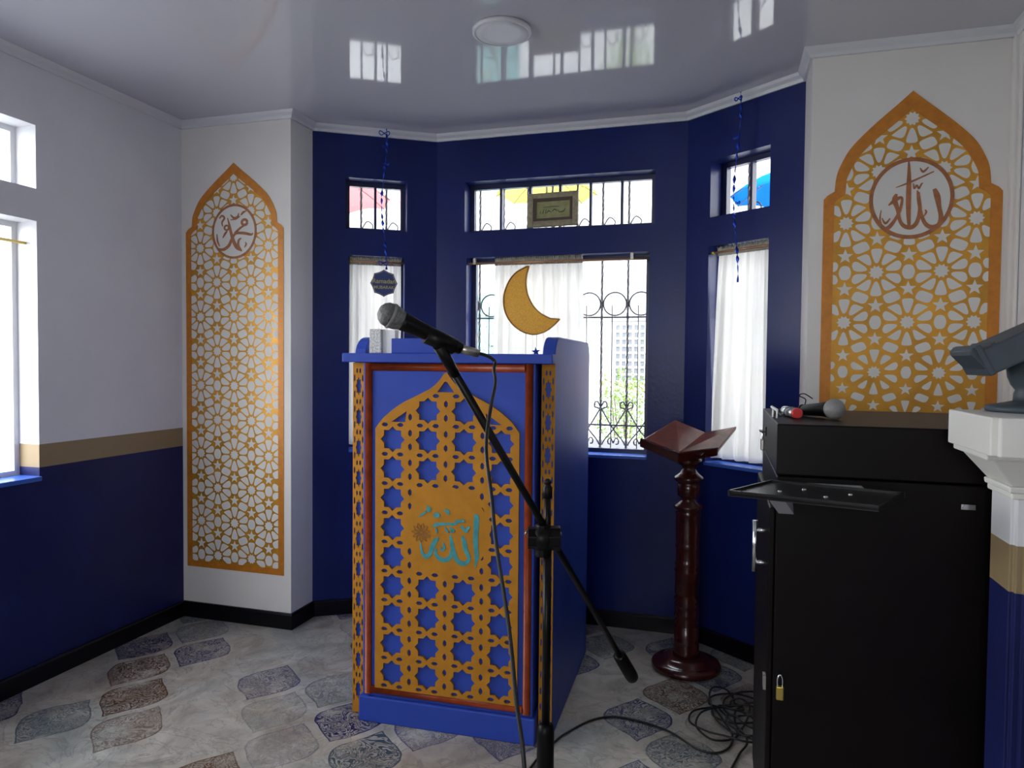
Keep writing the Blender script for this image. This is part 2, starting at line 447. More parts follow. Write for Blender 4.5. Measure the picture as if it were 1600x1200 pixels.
# left pilaster
mb = MB(); mb.prism([(XL-.15, YA), (XB, YA), (XB, YC), (XB-.05, YC+.14), (XL-.15, YC+.14)], 0, H)
struct('wall_pilaster_left', mb, 'white_wall')
PL = {}
P1, L1 = wall('wall_bay_left', C_, D_, 'navy_wall', [(.157, .456, T0, T1), (.172, .445, W0, W1)])
P2, L2 = wall('wall_bay_center', D_, E_, 'navy_wall', [(.150, 1.088, T0, T1), (.162, 1.068, W0, W1)])
P3, L3 = wall('wall_bay_right', E_, F_, 'navy_wall', [(.130, .428, T0, T1), (.125, .428, W0, W1)])
window(P1, .157, .456, T0, T1, 2); window(P1, .172, .445, W0, W1, 1)
window(P2, .150, 1.088, T0, T1, 6); window(P2, .162, 1.068, W0, W1, 1)
window(P3, .130, .428, T0, T1, 2); window(P3, .125, .428, W0, W1, 1)
# right pilaster carrying the second stencil
mb = MB(); mb.prism([(F_[0], YF), (XR+.15, YF), (XR+.15, YC+.2), (F_[0]+.08, YC+.2), (F_[0], F_[1])], 0, H)
struct('wall_pilaster_right', mb, 'white_wall')
# right wall (towards -Y room on right) and back wall behind the photographer
wall('wall_right', (XR, YF), (XR, YB), 'banded')
Pb, Lb = wall('wall_back', (XR, YB), (XL, YB), 'banded', [(.9, 1.9, .9, 2.15)])
window(Pb, .9, 1.9, .9, 2.15, 2, 'frame_white')
# sills of the bay: glossy blue ledges
k = 0
for (PP, a, b) in ((P1, .172, .445), (P2, .162, 1.068), (P3, .125, .428)):
    k += 1; mb = MB()
    mb.hexa([PP(a, -.012, W0-.014), PP(b, -.012, W0-.014), PP(b, .085, W0-.014), PP(a, .085, W0-.014)],
            [PP(a, -.012, W0+.002), PP(b, -.012, W0+.002), PP(b, .085, W0+.002), PP(a, .085, W0+.002)])
    struct('trim_%d' % k, mb, 'sill_blue', bevel=.003)
mb = MB(); mb.box(XL-.10, XL+.015, .75, 2.098, .785, .803); struct('trim_4', mb, 'sill_blue', bevel=.003)

outline = [(XL, YB), (XL, YA), (XB, YA), (XB, YC), D_, E_, F_, (F_[0], YF), (XR, YF), (XR, YB)]
mb = MB(); mb.prism([(XL-.2, YB-.2), (XR+.2, YB-.2), (XR+.2, 3.55), (XL-.2, 3.55)], -.12, 0); struct('floor', mb, 'floor')
mb = MB(); mb.prism([(XL-.2, YB-.2), (XR+.2, YB-.2), (XR+.2, 3.55), (XL-.2, 3.55)], H, H+.15); struct('ceiling', mb, 'ceiling')

def offset(poly, d):
    n = len(poly); out = []
    for i in range(n):
        a = Vector(poly[i-1]); b = Vector(poly[i]); c = Vector(poly[(i+1) % n])
        d1 = (b-a).normalized(); d2 = (c-b).normalized()
        n1 = Vector((d1.y, -d1.x)); n2 = Vector((d2.y, -d2.x))   # room side
        m = (n1+n2); m = m/m.dot(n1) if abs(m.dot(n1)) > 1e-6 else n1
        out.append(tuple(b+m*d))
    return out
def run(name, idx, prof, m):
    """moulding along outline[idx[0]]..outline[idx[-1]] with (inset,z) profile"""
    mb = MB(); n = len(prof)
    rings = [offset(outline, p[0]) for p in prof]; vs = []
    for i in idx:
        for j, p in enumerate(prof): vs.append((rings[j][i][0], rings[j][i][1], p[1]))
    fs = []
    for a in range(len(idx)-1):
        for j in range(n): fs.append((a*n+j, a*n+(j+1) % n, (a+1)*n+(j+1) % n, (a+1)*n+j))
    fs.append(tuple(range(n))); fs.append(tuple((len(idx)-1)*n+j for j in range(n-1, -1, -1)))
    mb.add(vs, fs); return struct(name, mb, m)
bb = [(.0005, .0), (.014, .0), (.014, .066), (.010, .074), (.0005, .074)]
cn = [(.0005, H-.034), (.010, H-.034), (.014, H-.022), (.026, H-.012), (.032, H-.0005), (.0005, H-.0005)]
run('baseboard_left', [0, 1], bb, 'black_trim'); run('baseboard_pilaster_left', [1, 2, 3], bb, 'black_trim')
run('baseboard_bay', [3, 4, 5, 6], bb, 'black_trim'); run('baseboard_right', [6, 7, 8, 9], bb, 'black_trim')
run('trim_5', [0, 1], cn, 'cornice'); run('trim_6', [1, 2, 3], cn, 'cornice')
run('trim_7', [3, 4, 5, 6], cn, 'cornice'); run('trim_8', [6, 7, 8], cn, 'cornice'); run('trim_9', [8, 9], cn, 'cornice')
# white corner casing at the far right
mb = MB(); mb.box(.918, .939, YF-.03, YF-.0005, 0, H-.035); mb.box(.928, .939, YF-.055, YF-.03, 0, H-.035); struct('trim_10', mb, 'white_wall', bevel=.004)

# ------------------------------------------------------------------ painted arch stencils
def clip(poly, a, b, c):
    """keep the side a*x+b*y<=c"""
    out = []; n = len(poly)
    for i in range(n):
        p, q = poly[i], poly[(i+1) % n]; fp, fq = a*p[0]+b*p[1]-c, a*q[0]+b*q[1]-c
        if fp <= 0: out.append(p)
        if fp*fq < 0: t = fp/(fp-fq); out.append((p[0]+(q[0]-p[0])*t, p[1]+(q[1]-p[1])*t))
    return out
def inside(pt, poly):
    x, y = pt; r = False; n = len(poly)
    for i in range(n):
        x1, y1 = poly[i]; x2, y2 = poly[(i+1) % n]
        if (y1 > y) != (y2 > y) and x < (x2-x1)*(y-y1)/(y2-y1)+x1: r = not r
    return r
def chaikin(p):
    out = []; n = len(p)
    for i in range(n):
        a, b = p[i], p[(i+1) % n]
        out.append((a[0]*.78+b[0]*.22, a[1]*.78+b[1]*.22)); out.append((a[0]*.22+b[0]*.78, a[1]*.22+b[1]*.78))
    return out
def arch(hw, z0, zs, za, ins=0):
    """arch outline; hw half width, z0 bottom, zs shoulder, za apex, all relative to centre line"""
    h = hw-ins; n = hw*.862-ins; ap = za-ins*1.75; k = (ap-zs)
    half = [(h, z0+ins), (h, zs-.012-ins*.4), (h-.012, zs+.002-ins*.4), (n+.003, zs+.016-ins*.4), (n, zs+.055)]
    prof = smooth3([(n, zs+.055), (n*.96, zs+k*.27), (n*.83, zs+k*.45), (n*.64, zs+k*.60), (n*.40, zs+k*.755), (n*.2, zs+k*.875), (0, ap)], 4)
    half += prof[1:]
    return half[:-1]+[(0, ap)]+[(-x, y) for x, y in reversed(half[:-1])]

def stencil(cx, y, hw, z0, zs, za, bw, a, med, line, label, strokes, blob=None):
    t = thing('painted_arch', label, 'wall painting', (cx, y, z0))
    O = Vector((cx, y, 0)); flat = lambda p, h: (cx+p[0], y-h, p[1])
    out = arch(hw, z0, zs, za); inn = arch(hw, z0, zs, za, bw)
    def slab(poly, h0, h1):
        mb = MB(); n = len(poly)
        mb.add([flat(p, h0) for p in poly]+[flat(p, h1) for p in poly], [tuple(range(n, 2*n))]+[(i, (i+1) % n, n+(i+1) % n, n+i) for i in range(n)]); return mb
    slab(arch(hw, z0, zs, za, bw*.5), .0003, .0010).build('gold_lattice', 'gold_field', t)
    # motif points: twelve-fold rosettes on a triangular net
    mz = med[1]; pts = []
    rows = int((za-z0)/(a*.866))+4; c0 = mz+a*1.0
    cent = []
    for j in range(-2, rows):
        for i in range(-4, 5):
            cent.append(((i+.5*(j % 2))*a, c0+a*.35-j*a*.866))
    for (x, z) in cent:
        pts.append((x, z, 1))
        for k in range(10):
            q = PI/5*k+PI/10; pts.append((x+.285*a*math.cos(q), z+.285*a*math.sin(q), 0))
        for k in range(3):
            q = PI/3*k; pts.append((x+.5*a*math.cos(q), z+.5*a*math.sin(q), 0))
        for q in (PI/6, PI/2): pts.append((x+.577*a*math.cos(q), z+.577*a*math.sin(q), 2))
    pts = [p for p in pts if abs(p[0]) < hw+.06 and z0-.06 < p[1] < za+.06]
    ded = []
    for p in pts:
        if all((p[0]-q[0])**2+(p[1]-q[1])**2 > (.14*a)**2 for q in ded): ded.append(p)
    pts = ded; cells = MB()
    for p in pts:
        if not inside(p[:2], arch(hw, z0, zs, za, bw*.7)): continue
        R = (med[2])
        if math.hypot(p[0]-med[0], p[1]-mz) < R*.93: continue
        w = line
        if blob and p[1] < blob: w = line*(1+1.3*min(1, (blob-p[1])/.35))
        if p[2] == 1:
            r = .100*a-w*.5
            poly = [(p[0]+(r if k % 2 else r*1.36)*math.cos(PI/10*k), p[1]+(r if k % 2 else r*1.36)*math.sin(PI/10*k)) for k in range(20)]
        else:
            poly = [(p[0]+s*a*.4, p[1]+u*a*.4) for s, u in ((-1, -1), (1, -1), (1, 1), (-1, 1))]
            for q in pts:
                dx, dz = q[0]-p[0], q[1]-p[1]; d = math.hypot(dx, dz)
                if d < 1e-6 or d > .8*a: continue
                dx /= d; dz /= d
                bias = .5 if q[2] != 1 else .52
                poly = clip(poly, dx, dz, p[0]*dx+p[1]*dz+d*bias-w)
                if len(poly) < 3: break
            if len(poly) < 3: continue
            if p[2] == 2:
                r = min(math.hypot(v[0]-p[0], v[1]-p[1]) for v in poly)*.95
                poly = [(p[0]+(r*.42 if k % 2 else r)*math.cos(PI/5*k+PI/2), p[1]+(r*.42 if k % 2 else r)*math.sin(PI/5*k+PI/2)) for k in range(10)]
            else: poly = chaikin(chaikin(chaikin(poly)))
        n = len(poly)
        cells.add([flat(v, .0010) for v in poly]+[flat(v, .0014) for v in poly], [tuple(range(n, 2*n))]+[(i, (i+1) % n, n+(i+1) % n, n+i) for i in range(n)])
    cells.build('white_motif', 'stencil_white', t)
    # border ring
    n = len(out); mb = MB()
    mb.add([flat(p, .0004) for p in out]+[flat(p, .0024) for p in out]+[flat(p, .0024) for p in inn]+[flat(p, .0004) for p in inn],
           [(i, (i+1) % n, n+(i+1) % n, n+i) for i in range(n)]+[(n+i, n+(i+1) % n, 2*n+(i+1) % n, 2*n+i) for i in range(n)]+[(2*n+i, 2*n+(i+1) % n, 3*n+(i+1) % n, 3*n+i) for i in range(n)])
    mb.build('border', 'gold_edge', t)
    R = med[2]; disc = [(med[0]+R*.97*math.cos(2*PI*k/64), mz+R*.97*math.sin(2*PI*k/64)*med[3]) for k in range(64)]
    slab(disc, .0010, .0020).build('medallion', 'stencil_white', t)
    mb = MB(); o_ = []; i_ = []
    for k in range(64):
        c, s = math.cos(2*PI*k/64), math.sin(2*PI*k/64)
        o_.append((med[0]+R*c, mz+R*s*med[3])); i_.append((med[0]+(R-bw*.36)*c, mz+(R-bw*.36)*s*med[3]))
    mb.add([flat(p, .0012) for p in o_]+[flat(p, .0028) for p in o_]+[flat(p, .0028) for p in i_]+[flat(p, .0012) for p in i_],
           [(i, (i+1) % 64, 64+(i+1) % 64, 64+i) for i in range(64)]+[(64+i, 64+(i+1) % 64, 128+(i+1) % 64, 128+i) for i in range(64)]+[(128+i, 128+(i+1) % 64, 192+(i+1) % 64, 192+i) for i in range(64)])
    mb.build('medallion_ring', 'script_brown', t)
    mb = MB()
    for i_s, st in enumerate(strokes): mb.stroke([(x_, y_, w_*1.3) for x_, y_, w_ in st], O, Vector((1, 0, 0)), Vector((0, 0, 1)), Vector((0, -1, 0)), .0018, .0030+.00012*i_s)
    mb.build('calligraphy', 'script_brown', t)
    return t

def ring(cx, cy, r, w, n=9): return [(cx+r*math.cos(2*PI*k/n), cy+r*math.sin(2*PI*k/n), w) for k in range(n+1)]
def conv(strokes, cx, cy, sx, sy, ox, oy, sw): return [[(ox+(x-cx)*sx, oy-(y-cy)*sy, w*sw) for x, y, w in s] for s in strokes]

ml = (.003, 1.865, .124, 1.04)
muh = [
 [(245, 545, 5), (258, 533, 7), (270, 545, 7), (258, 565, 6), (262, 585, 3)],
 [(285, 545, 3), (294, 580, 8), (303, 620, 11), (315, 660, 13), (332, 690, 13), (355, 706, 5)],
 [(238, 690, 4), (262, 697, 10), (290, 680, 11), (306, 648, 10), (325, 622, 8), (365, 622, 10), (400, 630, 8), (408, 622, 2)],
 ring(368, 570, 13, 9), [(368, 584, 6), (345, 598, 7), (320, 622, 9)],
 [(300, 530, 3), (318, 548, 8), (335, 540, 6), (340, 525, 3)], [(300, 555, 3), (325, 552, 5), (345, 540, 3)],
 [(350, 535, 3), (362, 522, 7), (376, 516, 3)], ring(281, 592, 11, 6),
 [(262, 640, 3), (275, 618, 7), (284, 608, 3)], [(233, 620, 2), (236, 655, 6), (246, 680, 3)],
 [(352, 700, 3), (338, 680, 8), (340, 655, 7), (352, 645, 3)], [(368, 690, 3), (376, 675, 5), (372, 665, 2)]]
stencil(-2.224, YA-.0002, .272, .248, 1.882, 2.187, .030, .19, ml, .0031,
        'tall narrow gold arch painting with round medallion on the left white pilaster, full length visible',
        conv(muh, 317, 611, .12/105, .128/131, ml[0], ml[1], .00105))
mr = (.002, 1.846, .134, 1.06)
alr = [
 [(320, 385, 3), (322, 430, 9), (322, 490, 12), (323, 545, 11), (326, 592, 7)],
 [(283, 468, 2), (330, 452, 5), (396, 425, 3)],
 [(398, 478, 8), (407, 500, 14), (414, 535, 10), (420, 565, 11), (414, 588, 12), (392, 594, 11), (372, 580, 9), (360, 548, 8), (352, 505, 8), (348, 480, 3)],
 [(352, 485, 5), (357, 540, 9), (350, 575, 10), (334, 592, 11), (312, 588, 10), (298, 570, 8), (290, 535, 9), (280, 505, 12), (286, 488, 6)],
 [(262, 522, 3), (280, 508, 10), (302, 500, 6), (298, 535, 7), (284, 565, 8), (264, 590, 10), (246, 590, 7), (237, 565, 4), (240, 535, 2)],
 [(335, 458, 2), (339, 474, 4), (346, 464, 4), (352, 475, 4), (359, 462, 4), (364, 458, 2)],
 [(354, 412, 2), (364, 424, 6), (379, 411, 3)], [(243, 560, 2), (254, 577, 6), (268, 562, 3)], [(368, 562, 2), (376, 548, 5), (372, 540, 2)]]
stencil(.6235, YF-.0002, .281, .22, 1.868, 2.219, .036, .205, mr, .0042,
        'wide gold arch painting with round medallion on the right white pilaster, above the black cabinet',
        conv(alr, 330, 503, .134/128, .142/125, mr[0], mr[1], .00105), blob=1.48)

# ------------------------------------------------------------------ blue pulpit with fretwork
pt = thing('pulpit', 'tall blue wooden pulpit with gold fretwork front, standing in the bay', 'pulpit', (-.884, 2.206, 0), math.radians(1.7))
pt['_o'] = (0, 0, 0)     # its parts are written in local coordinates
def pb(name, mb, m, bevel=0, parent=None):
    o = mb.build(name, m, parent or pt, bevel=bevel, world=False); return o
mb = MB(); mb.box(-.316, .316, 0, .60, 0, .088); pb('plinth', mb, 'podium', .004)
mb = MB(); mb.box(-.306, .306, .012, .60, .088, 1.254); pb('body', mb, 'podium', .003)
def side_profile(sx):
    pr = [(.052, 0), (.80, 0), (.80, 1.29), (.785, 1.325), (.755, 1.345), (.13, 1.345)]
    for k in range(1, 8):
        q = PI/2*k/7; pr.append((.13-.078*math.sin(q), 1.345-.078*(1-math.cos(q))))
    x0, x1 = (.318, .362) if sx > 0 else (-.362, -.318)
    n = len(pr); mb = MB()
    mb.add([(x0, a, b) for a, b in pr]+[(x1, a, b) for a, b in pr], [tuple(range(n)), tuple(range(2*n-1, n-1, -1))]+[(i, n+i, n+(i+1) % n, (i+1) % n) for i in range(n)])
    return mb
for sx in (-1, 1): pb('side_panel', side_profile(sx), 'podium', .004)
mb = MB(); mb.box(-.317, .317, .62, .645, 0, 1.252); pb('rear_rail', mb, 'podium')
mb = MB(); mb.box(-.375, .366, -.014, .051, 1.2545, 1.286); mb.box(-.317, .317, .051, .66, 1.2545, 1.286); pb('top_board', mb, 'podium', .003)
# half round mouldings of the front frame
def half_round(a, b, r):
    mb = MB(); a = Vector(a); b = Vector(b); d = (b-a).normalized(); s = d.cross(Vector((0, -1, 0)))
    n = 9; vs = []
    for p in (a, b):
        for k in range(n):
            q = PI*k/(n-1); vs.append(p+s*r*math.cos(q)+Vector((0, -1, 0))*r*.8*math.sin(q))
    fs = [(k, k+1, n+k+1, n+k) for k in range(n-1)]+[(n-1, 0, n, 2*n-1), tuple(range(n)), tuple(range(2*n-1, n-1, -1))]
    mb.add(vs, fs, True); mb.sm[-1] = mb.sm[-2] = mb.sm[-3] = False; return mb
fy = .012; r = .0135
for a, b in (((-.285, fy, .098), (-.285, fy, 1.2535)), ((.285, fy, .098), (.285, fy, 1.2535)),
             ((-.2715, fy, 1.239), (.2715, fy, 1.239)), ((-.2715, fy, .1125), (.2715, fy, .1125))):
    pb('frame_moulding', half_round(a, b, r), 'mahogany_trim')
# fretwork
def star(cx, cz, ro, ri, sx=1.0, n=8, ph=0.0):
    return [(cx+sx*(ro if k % 2 == 0 else ri)*math.cos(PI*k/n+ph), cz+(ro if k % 2 == 0 else ri)*math.sin(PI*k/n+ph)) for k in range(2*n)]
def lens(cx, cz, a, b): # elongated hexagon
    return [(cx+a, cz), (cx+a*.45, cz+b), (cx-a*.45, cz+b), (cx-a, cz), (cx-a*.45, cz-b), (cx+a*.45, cz-b)]
def vlens(cx, cz, a, b): return [(cx+b, cz-a*.45), (cx+b, cz+a*.45), (cx, cz+a), (cx-b, cz+a*.45), (cx-b, cz-a*.45), (cx, cz-a)]
def area(p): return sum(p[i][0]*p[(i+1) % len(p)][1]-p[(i+1) % len(p)][0]*p[i][1] for i in range(len(p)))/2
hw = .2555
half = [(hw, .124), (hw, 1.028)]+smooth3([(hw, 1.028), (.225, 1.066), (.165, 1.112), (.10, 1.145), (.052, 1.170), (.025, 1.194), (.004, 1.222)], 4)[1:]
outer = [(x, z) for x, z in half]+[(-x, z) for x, z in reversed(half)]
def inset_ok(poly, lim, m):
    for x, z in poly:
        for dx, dz in ((m, 0), (-m, 0), (0, m), (0, -m)):
            if not inside((x+dx, z+dz), lim): return False
    return True
holes = []; Rm = .148; mc = (.008, .690); ax, az = .1285, .1012
for r_ in range(0, 10):
    cz = .182+az*r_
    for c_ in range(4):
        cx = (c_-1.5)*ax+.001
        cand = [star(cx, cz, .0445, .0345)]
        for sx in (-1, 1): cand.append(lens(cx+sx*.0285, cz+az/2, .0125, .0065))
        if r_ == 0:
            for sx in (-1, 1): cand.append(lens(cx+sx*.0285, cz-az/2+.004, .0125, .0065))
        for sz in (-1, 1): cand.append(vlens(cx-ax/2, cz+sz*.0235, .0125, .0065))
        if c_ == 3:
            for sz in (-1, 1): cand.append(vlens(cx+ax/2, cz+sz*.0235, .0125, .0065))
        for h in cand:
            hx = sum(p[0] for p in h)/len(h); hz = sum(p[1] for p in h)/len(h)
            if math.hypot(hx-mc[0], hz-mc[1]) < Rm*.93: continue
            h2 = []
            for x, z in h:
                d = math.hypot(x-mc[0], z-mc[1])
                if d < Rm: x = mc[0]+(x-mc[0])*Rm/d; z = mc[1]+(z-mc[1])*Rm/d
                h2.append((x, z))
            if hz < 1.0:
                h2 = clip(clip(h2, 1, 0, hw-.006), -1, 0, hw-.006)
            if len(h2) < 3 or abs(area(h2)) < 3e-5: continue
            if hz > .98 and not inset_ok(h2, outer, .009): continue
            if area(h2) < 0: h2.reverse()
            holes.append(h2)
holes.append([(-.030, 1.1565), (.030, 1.1565), (.004, 1.192), (-.004, 1.192)])
for sx in (-1, 1):
    tr = [(sx*.196, 1.052), (sx*.146, 1.052), (sx*.140, 1.090)]
    holes.append(tr if sx < 0 else list(reversed(tr)))
vs, fs = holes_mesh(outer, holes, .009)
mb = MB(); mb.add([(x, y+.0065, z) for x, y, z in vs], fs); fret = pb('fretwork_panel', mb, 'gold')
# side strips with squeezed stars
for sx in (-1, 1):
    c0 = .341*sx; w = .0225; o2 = [(c0-w, .004), (c0+w, .004), (c0+w, 1.253), (c0-w, 1.253)]; hs = []
    for k in range(11):
        cz = .085+.1085*k
        hs.append(star(c0, cz, .034, .024, .34))
        for dz in (-.037, .037):
            pass
        for s2 in (-1, 1):
            hs.append(vlens(c0+s2*.0155, cz+.028, .014, .0028)); hs.append(vlens(c0+s2*.0155, cz-.028, .014, .0028))
            if cz+.054 < 1.24: hs.append(vlens(c0+s2*.006, cz+.0543, .010, .0032))
    vs, fs = holes_mesh(o2, hs, .006)
    mb = MB(); mb.add([(x, y+.0485, z) for x, y, z in vs], fs); pb('fretwork_strip', mb, 'gold')
# medallion writing and small flower
KX, KZ = .00234, .00212
def tp(s): return [((x/6.667+620-700)*KX+.006, .680-(y/6.667+740-835)*KZ, w/6.667*KX) for x, y, w in s]
te = [[(815, 405, 12), (832, 440, 52), (830, 560, 50), (826, 700, 46), (838, 850, 42), (830, 920, 22), (824, 968, 5)],
      [(690, 640, 18), (712, 700, 46), (728, 790, 44), (758, 850, 36), (752, 905, 36), (700, 935, 48), (640, 900, 46), (605, 810, 42), (585, 720, 38), (572, 640, 16)],
      [(590, 780, 20), (575, 870, 40), (530, 912, 42), (470, 905, 42), (428, 860, 34), (425, 790, 22)],
      [(455, 680, 14), (425, 710, 42), (385, 790, 46), (365, 860, 40), (325, 893, 42), (288, 860, 30), (272, 790, 18), (268, 730, 8)],
      [(498, 725, 14), (515, 780, 22), (488, 812, 22), (478, 770, 14)],
      [(395, 560, 10), (430, 542, 34), (500, 530, 26), (615, 522, 26), (640, 510, 10)], [(565, 560, 14), (600, 595, 36), (570, 605, 18)],
      [(672, 540, 14), (700, 556, 30), (728, 595, 26), (748, 560, 26), (770, 540, 10)],
      [(335, 350, 20), (352, 385, 50), (345, 410, 24)], [(245, 468, 6), (290, 440, 22), (325, 405, 14)],
      [(400, 450, 22), (430, 440, 52), (465, 440, 26)], [(510, 375, 14), (545, 395, 36), (556, 430, 14)],
      [(620, 500, 20), (650, 490, 30), (715, 480, 22)], [(420, 570, 10), (436, 610, 16), (432, 640, 8)], [(515, 560, 8), (540, 600, 22), (545, 620, 8)]]
mb = MB()
for i_s, s in enumerate(te): mb.stroke(tp(s), Vector((0, .0025, 0)), Vector((1, 0, 0)), Vector((0, 0, 1)), Vector((0, -1, 0)), 0, .0013+.0001*i_s)
pb('teal_calligraphy', mb, 'teal')
mb = MB(); fx, fz = (270/6.667+620-700)*KX+.006, .680-(640/6.667+740-835)*KZ
for k in range(11):
    q = 2*PI*k/11+.2; c, s = math.cos(q), math.sin(q)
    for d in (-.13, .13):
        mb.stroke([(fx+.006*c, fz+.006*s, .0022), (fx+.022*math.cos(q+d*1.6), fz+.022*math.sin(q+d*1.6), .0030), (fx+.034*c, fz+.034*s, .0012)], Vector((0, .0016, 0)), Vector((1, 0, 0)), Vector((0, 0, 1)), Vector((0, -1, 0)), 0, .0009)
mb.stroke([(fx-.008, fz-.006, .010), (fx+.012, fz-.010, .016), (fx+.034, fz-.008, .008)], Vector((0, .0016, 0)), Vector((1, 0, 0)), Vector((0, 0, 1)), Vector((0, -1, 0)), 0, .0007)
pb('painted_flower', mb, 'flower')

# things standing on the pulpit
t = thing('speckled_box', 'small grey speckled square box with white half, on the left of the pulpit top', 'box', (-1.145, 2.262, 1.2863))
mb = MB(); mb.box(-1.190, -1.145, 2.25, 2.290, 1.2863, 1.371); mb.build('speckled_side', 'marble', t, bevel=.002)
mb = MB(); mb.box(-1.1445, -1.096, 2.262, 2.290, 1.2863, 1.369); mb.build('white_side', 'white_box', t, bevel=.002)
mb = MB(); mb.box(-1.098, -.925, 2.235, 2.255, 1.2863, 1.338)
tag(mb.build('blue_block', 'podium', at=(-1.03, 2.24, 1.2863), bevel=.002), 'low blue wooden block on the pulpit top behind the microphone', 'block')

# ------------------------------------------------------------------ microphone, stand, cable
mt = thing('microphone_stand', 'black boom microphone stand leaning across the blue pulpit', 'microphone stand', (-.413, 1.725, 0))
mb = MB(); mb.cyl((-.413, 1.725, .30), (-.413, 1.725, .80), .0105); mb.cyl((-.413, 1.725, .79), (-.417, 1.735, .925), .0085); mb.build('pole', 'black_metal', mt)
mb = MB(); mb.lathe([(.009, .915), (.0125, .918), (.0125, .945), (.008, .950), (.008, .953), (.010, .955), (.010, .960), (.004, .966)], (-.417, 1.735, 0), 20); mb.build('pole_cap', 'black', mt)
mb = MB(); mb.lathe([(.012, .345), (.019, .34), (.022, .32), (.022, .195), (.018, .185), (.010, .18)], (-.413, 1.725, 0), 24); mb.build('tripod_hub', 'black', mt)
for k in range(3):
    q = math.radians(30+120*k); e = (-.413+.30*math.cos(q), 1.725+.30*math.sin(q), .012)
    if k == 1: pass
    mb = MB(); mb.cyl((-.413+.015*math.cos(q), 1.725+.015*math.sin(q), .20), e, .008); mb.build('leg', 'black_metal', mt)
    mb = MB(); mb.ball(e, .012, 12); mb.build('foot_cap', 'rubber', mt)
top = Vector((-.537, 1.315, 1.283)); low = Vector((-.262, 2.322, .222)); cl = top.lerp(low, .455)
dr = (low-top).normalized()
mb = MB(); mb.cyl(top+dr*.01, low, .0088); mb.build('boom', 'black_metal', mt)
w0 = top.lerp(low, .885); mb = MB(); mb.lathe([(.012, 0), (.0200, .006), (.0215, .14), (.020, .160), (.013, .164)], w0, 24, dr); mb.build('counterweight', 'black', mt)
# clutch: faceted knob with side wing
mb = MB(); cc = Vector((-.424, 1.722, .818)); mb.ball(cc, .034, 12); side = Vector((.93, .28, 0))
mb.cyl(cc-side*.040, cc+side*.044, .028, .032, 8, False); mb.cyl(cc-Vector((0, 0, .046)), cc+Vector((0, 0, .034)), .020, n=10, smooth=False)
mb.build('boom_clutch', 'black', mt, bevel=.002)
for s, rr in ((-1, .0065), (1, .006)):
    mb = MB(); mb.cyl(cc+side*.043*s+Vector((0, 0, .012)), cc+side*.047*s+Vector((0, 0, .014)), rr, n=12); mb.build('bolt', 'steel', mt)
# microphone body frame
hd = Vector((-.617, 1.250, 1.348)); tl = Vector((-.517, 1.335, 1.292)); dm = (tl-hd).normalized()
mb = MB(); mb.cyl(top+dr*.07, top-dr*.012, .0105, .0125, 16)
clipc = hd.lerp(tl, .80)
mb.cyl(clipc-dm*.035-Vector((0, 0, .004)), clipc+dm*.03-Vector((0, 0, .002)), .0185, .0165, 16); mb.cyl(top-dr*.005, clipc, .0105, n=12)
mb.build('microphone_clip', 'black', mt)
mic = thing('microphone', 'black handheld microphone with silver mesh head clipped in the boom stand', 'microphone', tuple(hd))
mb = MB(); mb.lathe([(.001, -.024), (.010, -.0226), (.0175, -.0175), (.0225, -.010), (.0240, .0)], hd, 28, dm)
mb.lathe([(.0240, .006), (.0230, .014), (.0200, .022), (.0180, .028)], hd, 28, dm); mb.build('mesh_head', 'mesh_grey', mic)
mb = MB(); mb.lathe([(.0240, -.0005), (.0254, .001), (.0254, .005), (.0240, .0065)], hd, 28, dm); mb.build('head_band', 'foam_grey', mic)
mb = MB(); mb.lathe([(.0188, .024), (.0185, .034), (.0165, .055), (.0145, .10), (.0125, .145), (.0120, .158)], hd, 24, dm); mb.build('handle', 'black', mic)
te2 = hd+dm*.158; ce = Vector((-.479, 1.372, 1.277))
mb = MB(); mb.cyl(te2, ce, .0098, .0085, 16); mb.build('connector', 'nickel', mic)

cb = MB()
dc = (ce-te2).normalized()
path = [ce-dc*.004, ce+dc*.022, ce+dc*.038+Vector((.002, .0, -.008)), (-.449, 1.386, 1.243), (-.441, 1.372, 1.215), (-.431, 1.312, 1.170), (-.412, 1.229, 1.102), (-.388, 1.19, 1.02), (-.367, 1.154, .946), (-.327, 1.10, .826), (-.296, 1.04, .735), (-.27, .996, .659),
        (-.245, .96, .45), (-.24, .95, .2), (-.25, .98, .04), (-.29, 1.06, .0045), (-.40, 1.25, .0045), (-.53, 1.55, .0045), (-.56, 1.85, .0045), (-.545, 2.10, .0045), (-.515, 2.235, .0045),
        (-.484, 2.324, .0045), (-.407, 2.447, .0045), (-.311, 2.487, .0045), (-.163, 2.446, .0045), (-.054, 2.354, .0045), (.006, 2.350, .0045), (.046, 2.400, .0045), (.055, 2.48, .0045), (.030, 2.56, .006)]
# tangled coil
cc_ = (.075, 2.60)
for k in range(84):
    q = k*.61+PI; rr = .085+.035*math.sin(k*.37)+.02*math.sin(k*1.3)
    ox, oy = .035*math.sin(k*.23), .10*math.sin(k*.155+.6)
    path.append((cc_[0]+ox+rr*math.cos(q)*.95, cc_[1]+oy+rr*math.sin(q)*1.15, .006+.028*(.5+.5*math.sin(k*.9))*min(1, k/12)))
path += [(.10, 2.46, .012), (.075, 2.36, .006), (.05, 2.27, .0045), (.02, 2.15, .0045), (-.03, 1.98, .0045)]
cb.tube(smooth3([tuple(p) for p in path], 7), .0036, 8)
o = cb.build('microphone_cable', 'rubber', at=(.03, 2.55, 0)); tag(o, 'long black cable from the microphone to a tangled coil beside the cabinet', 'cable')

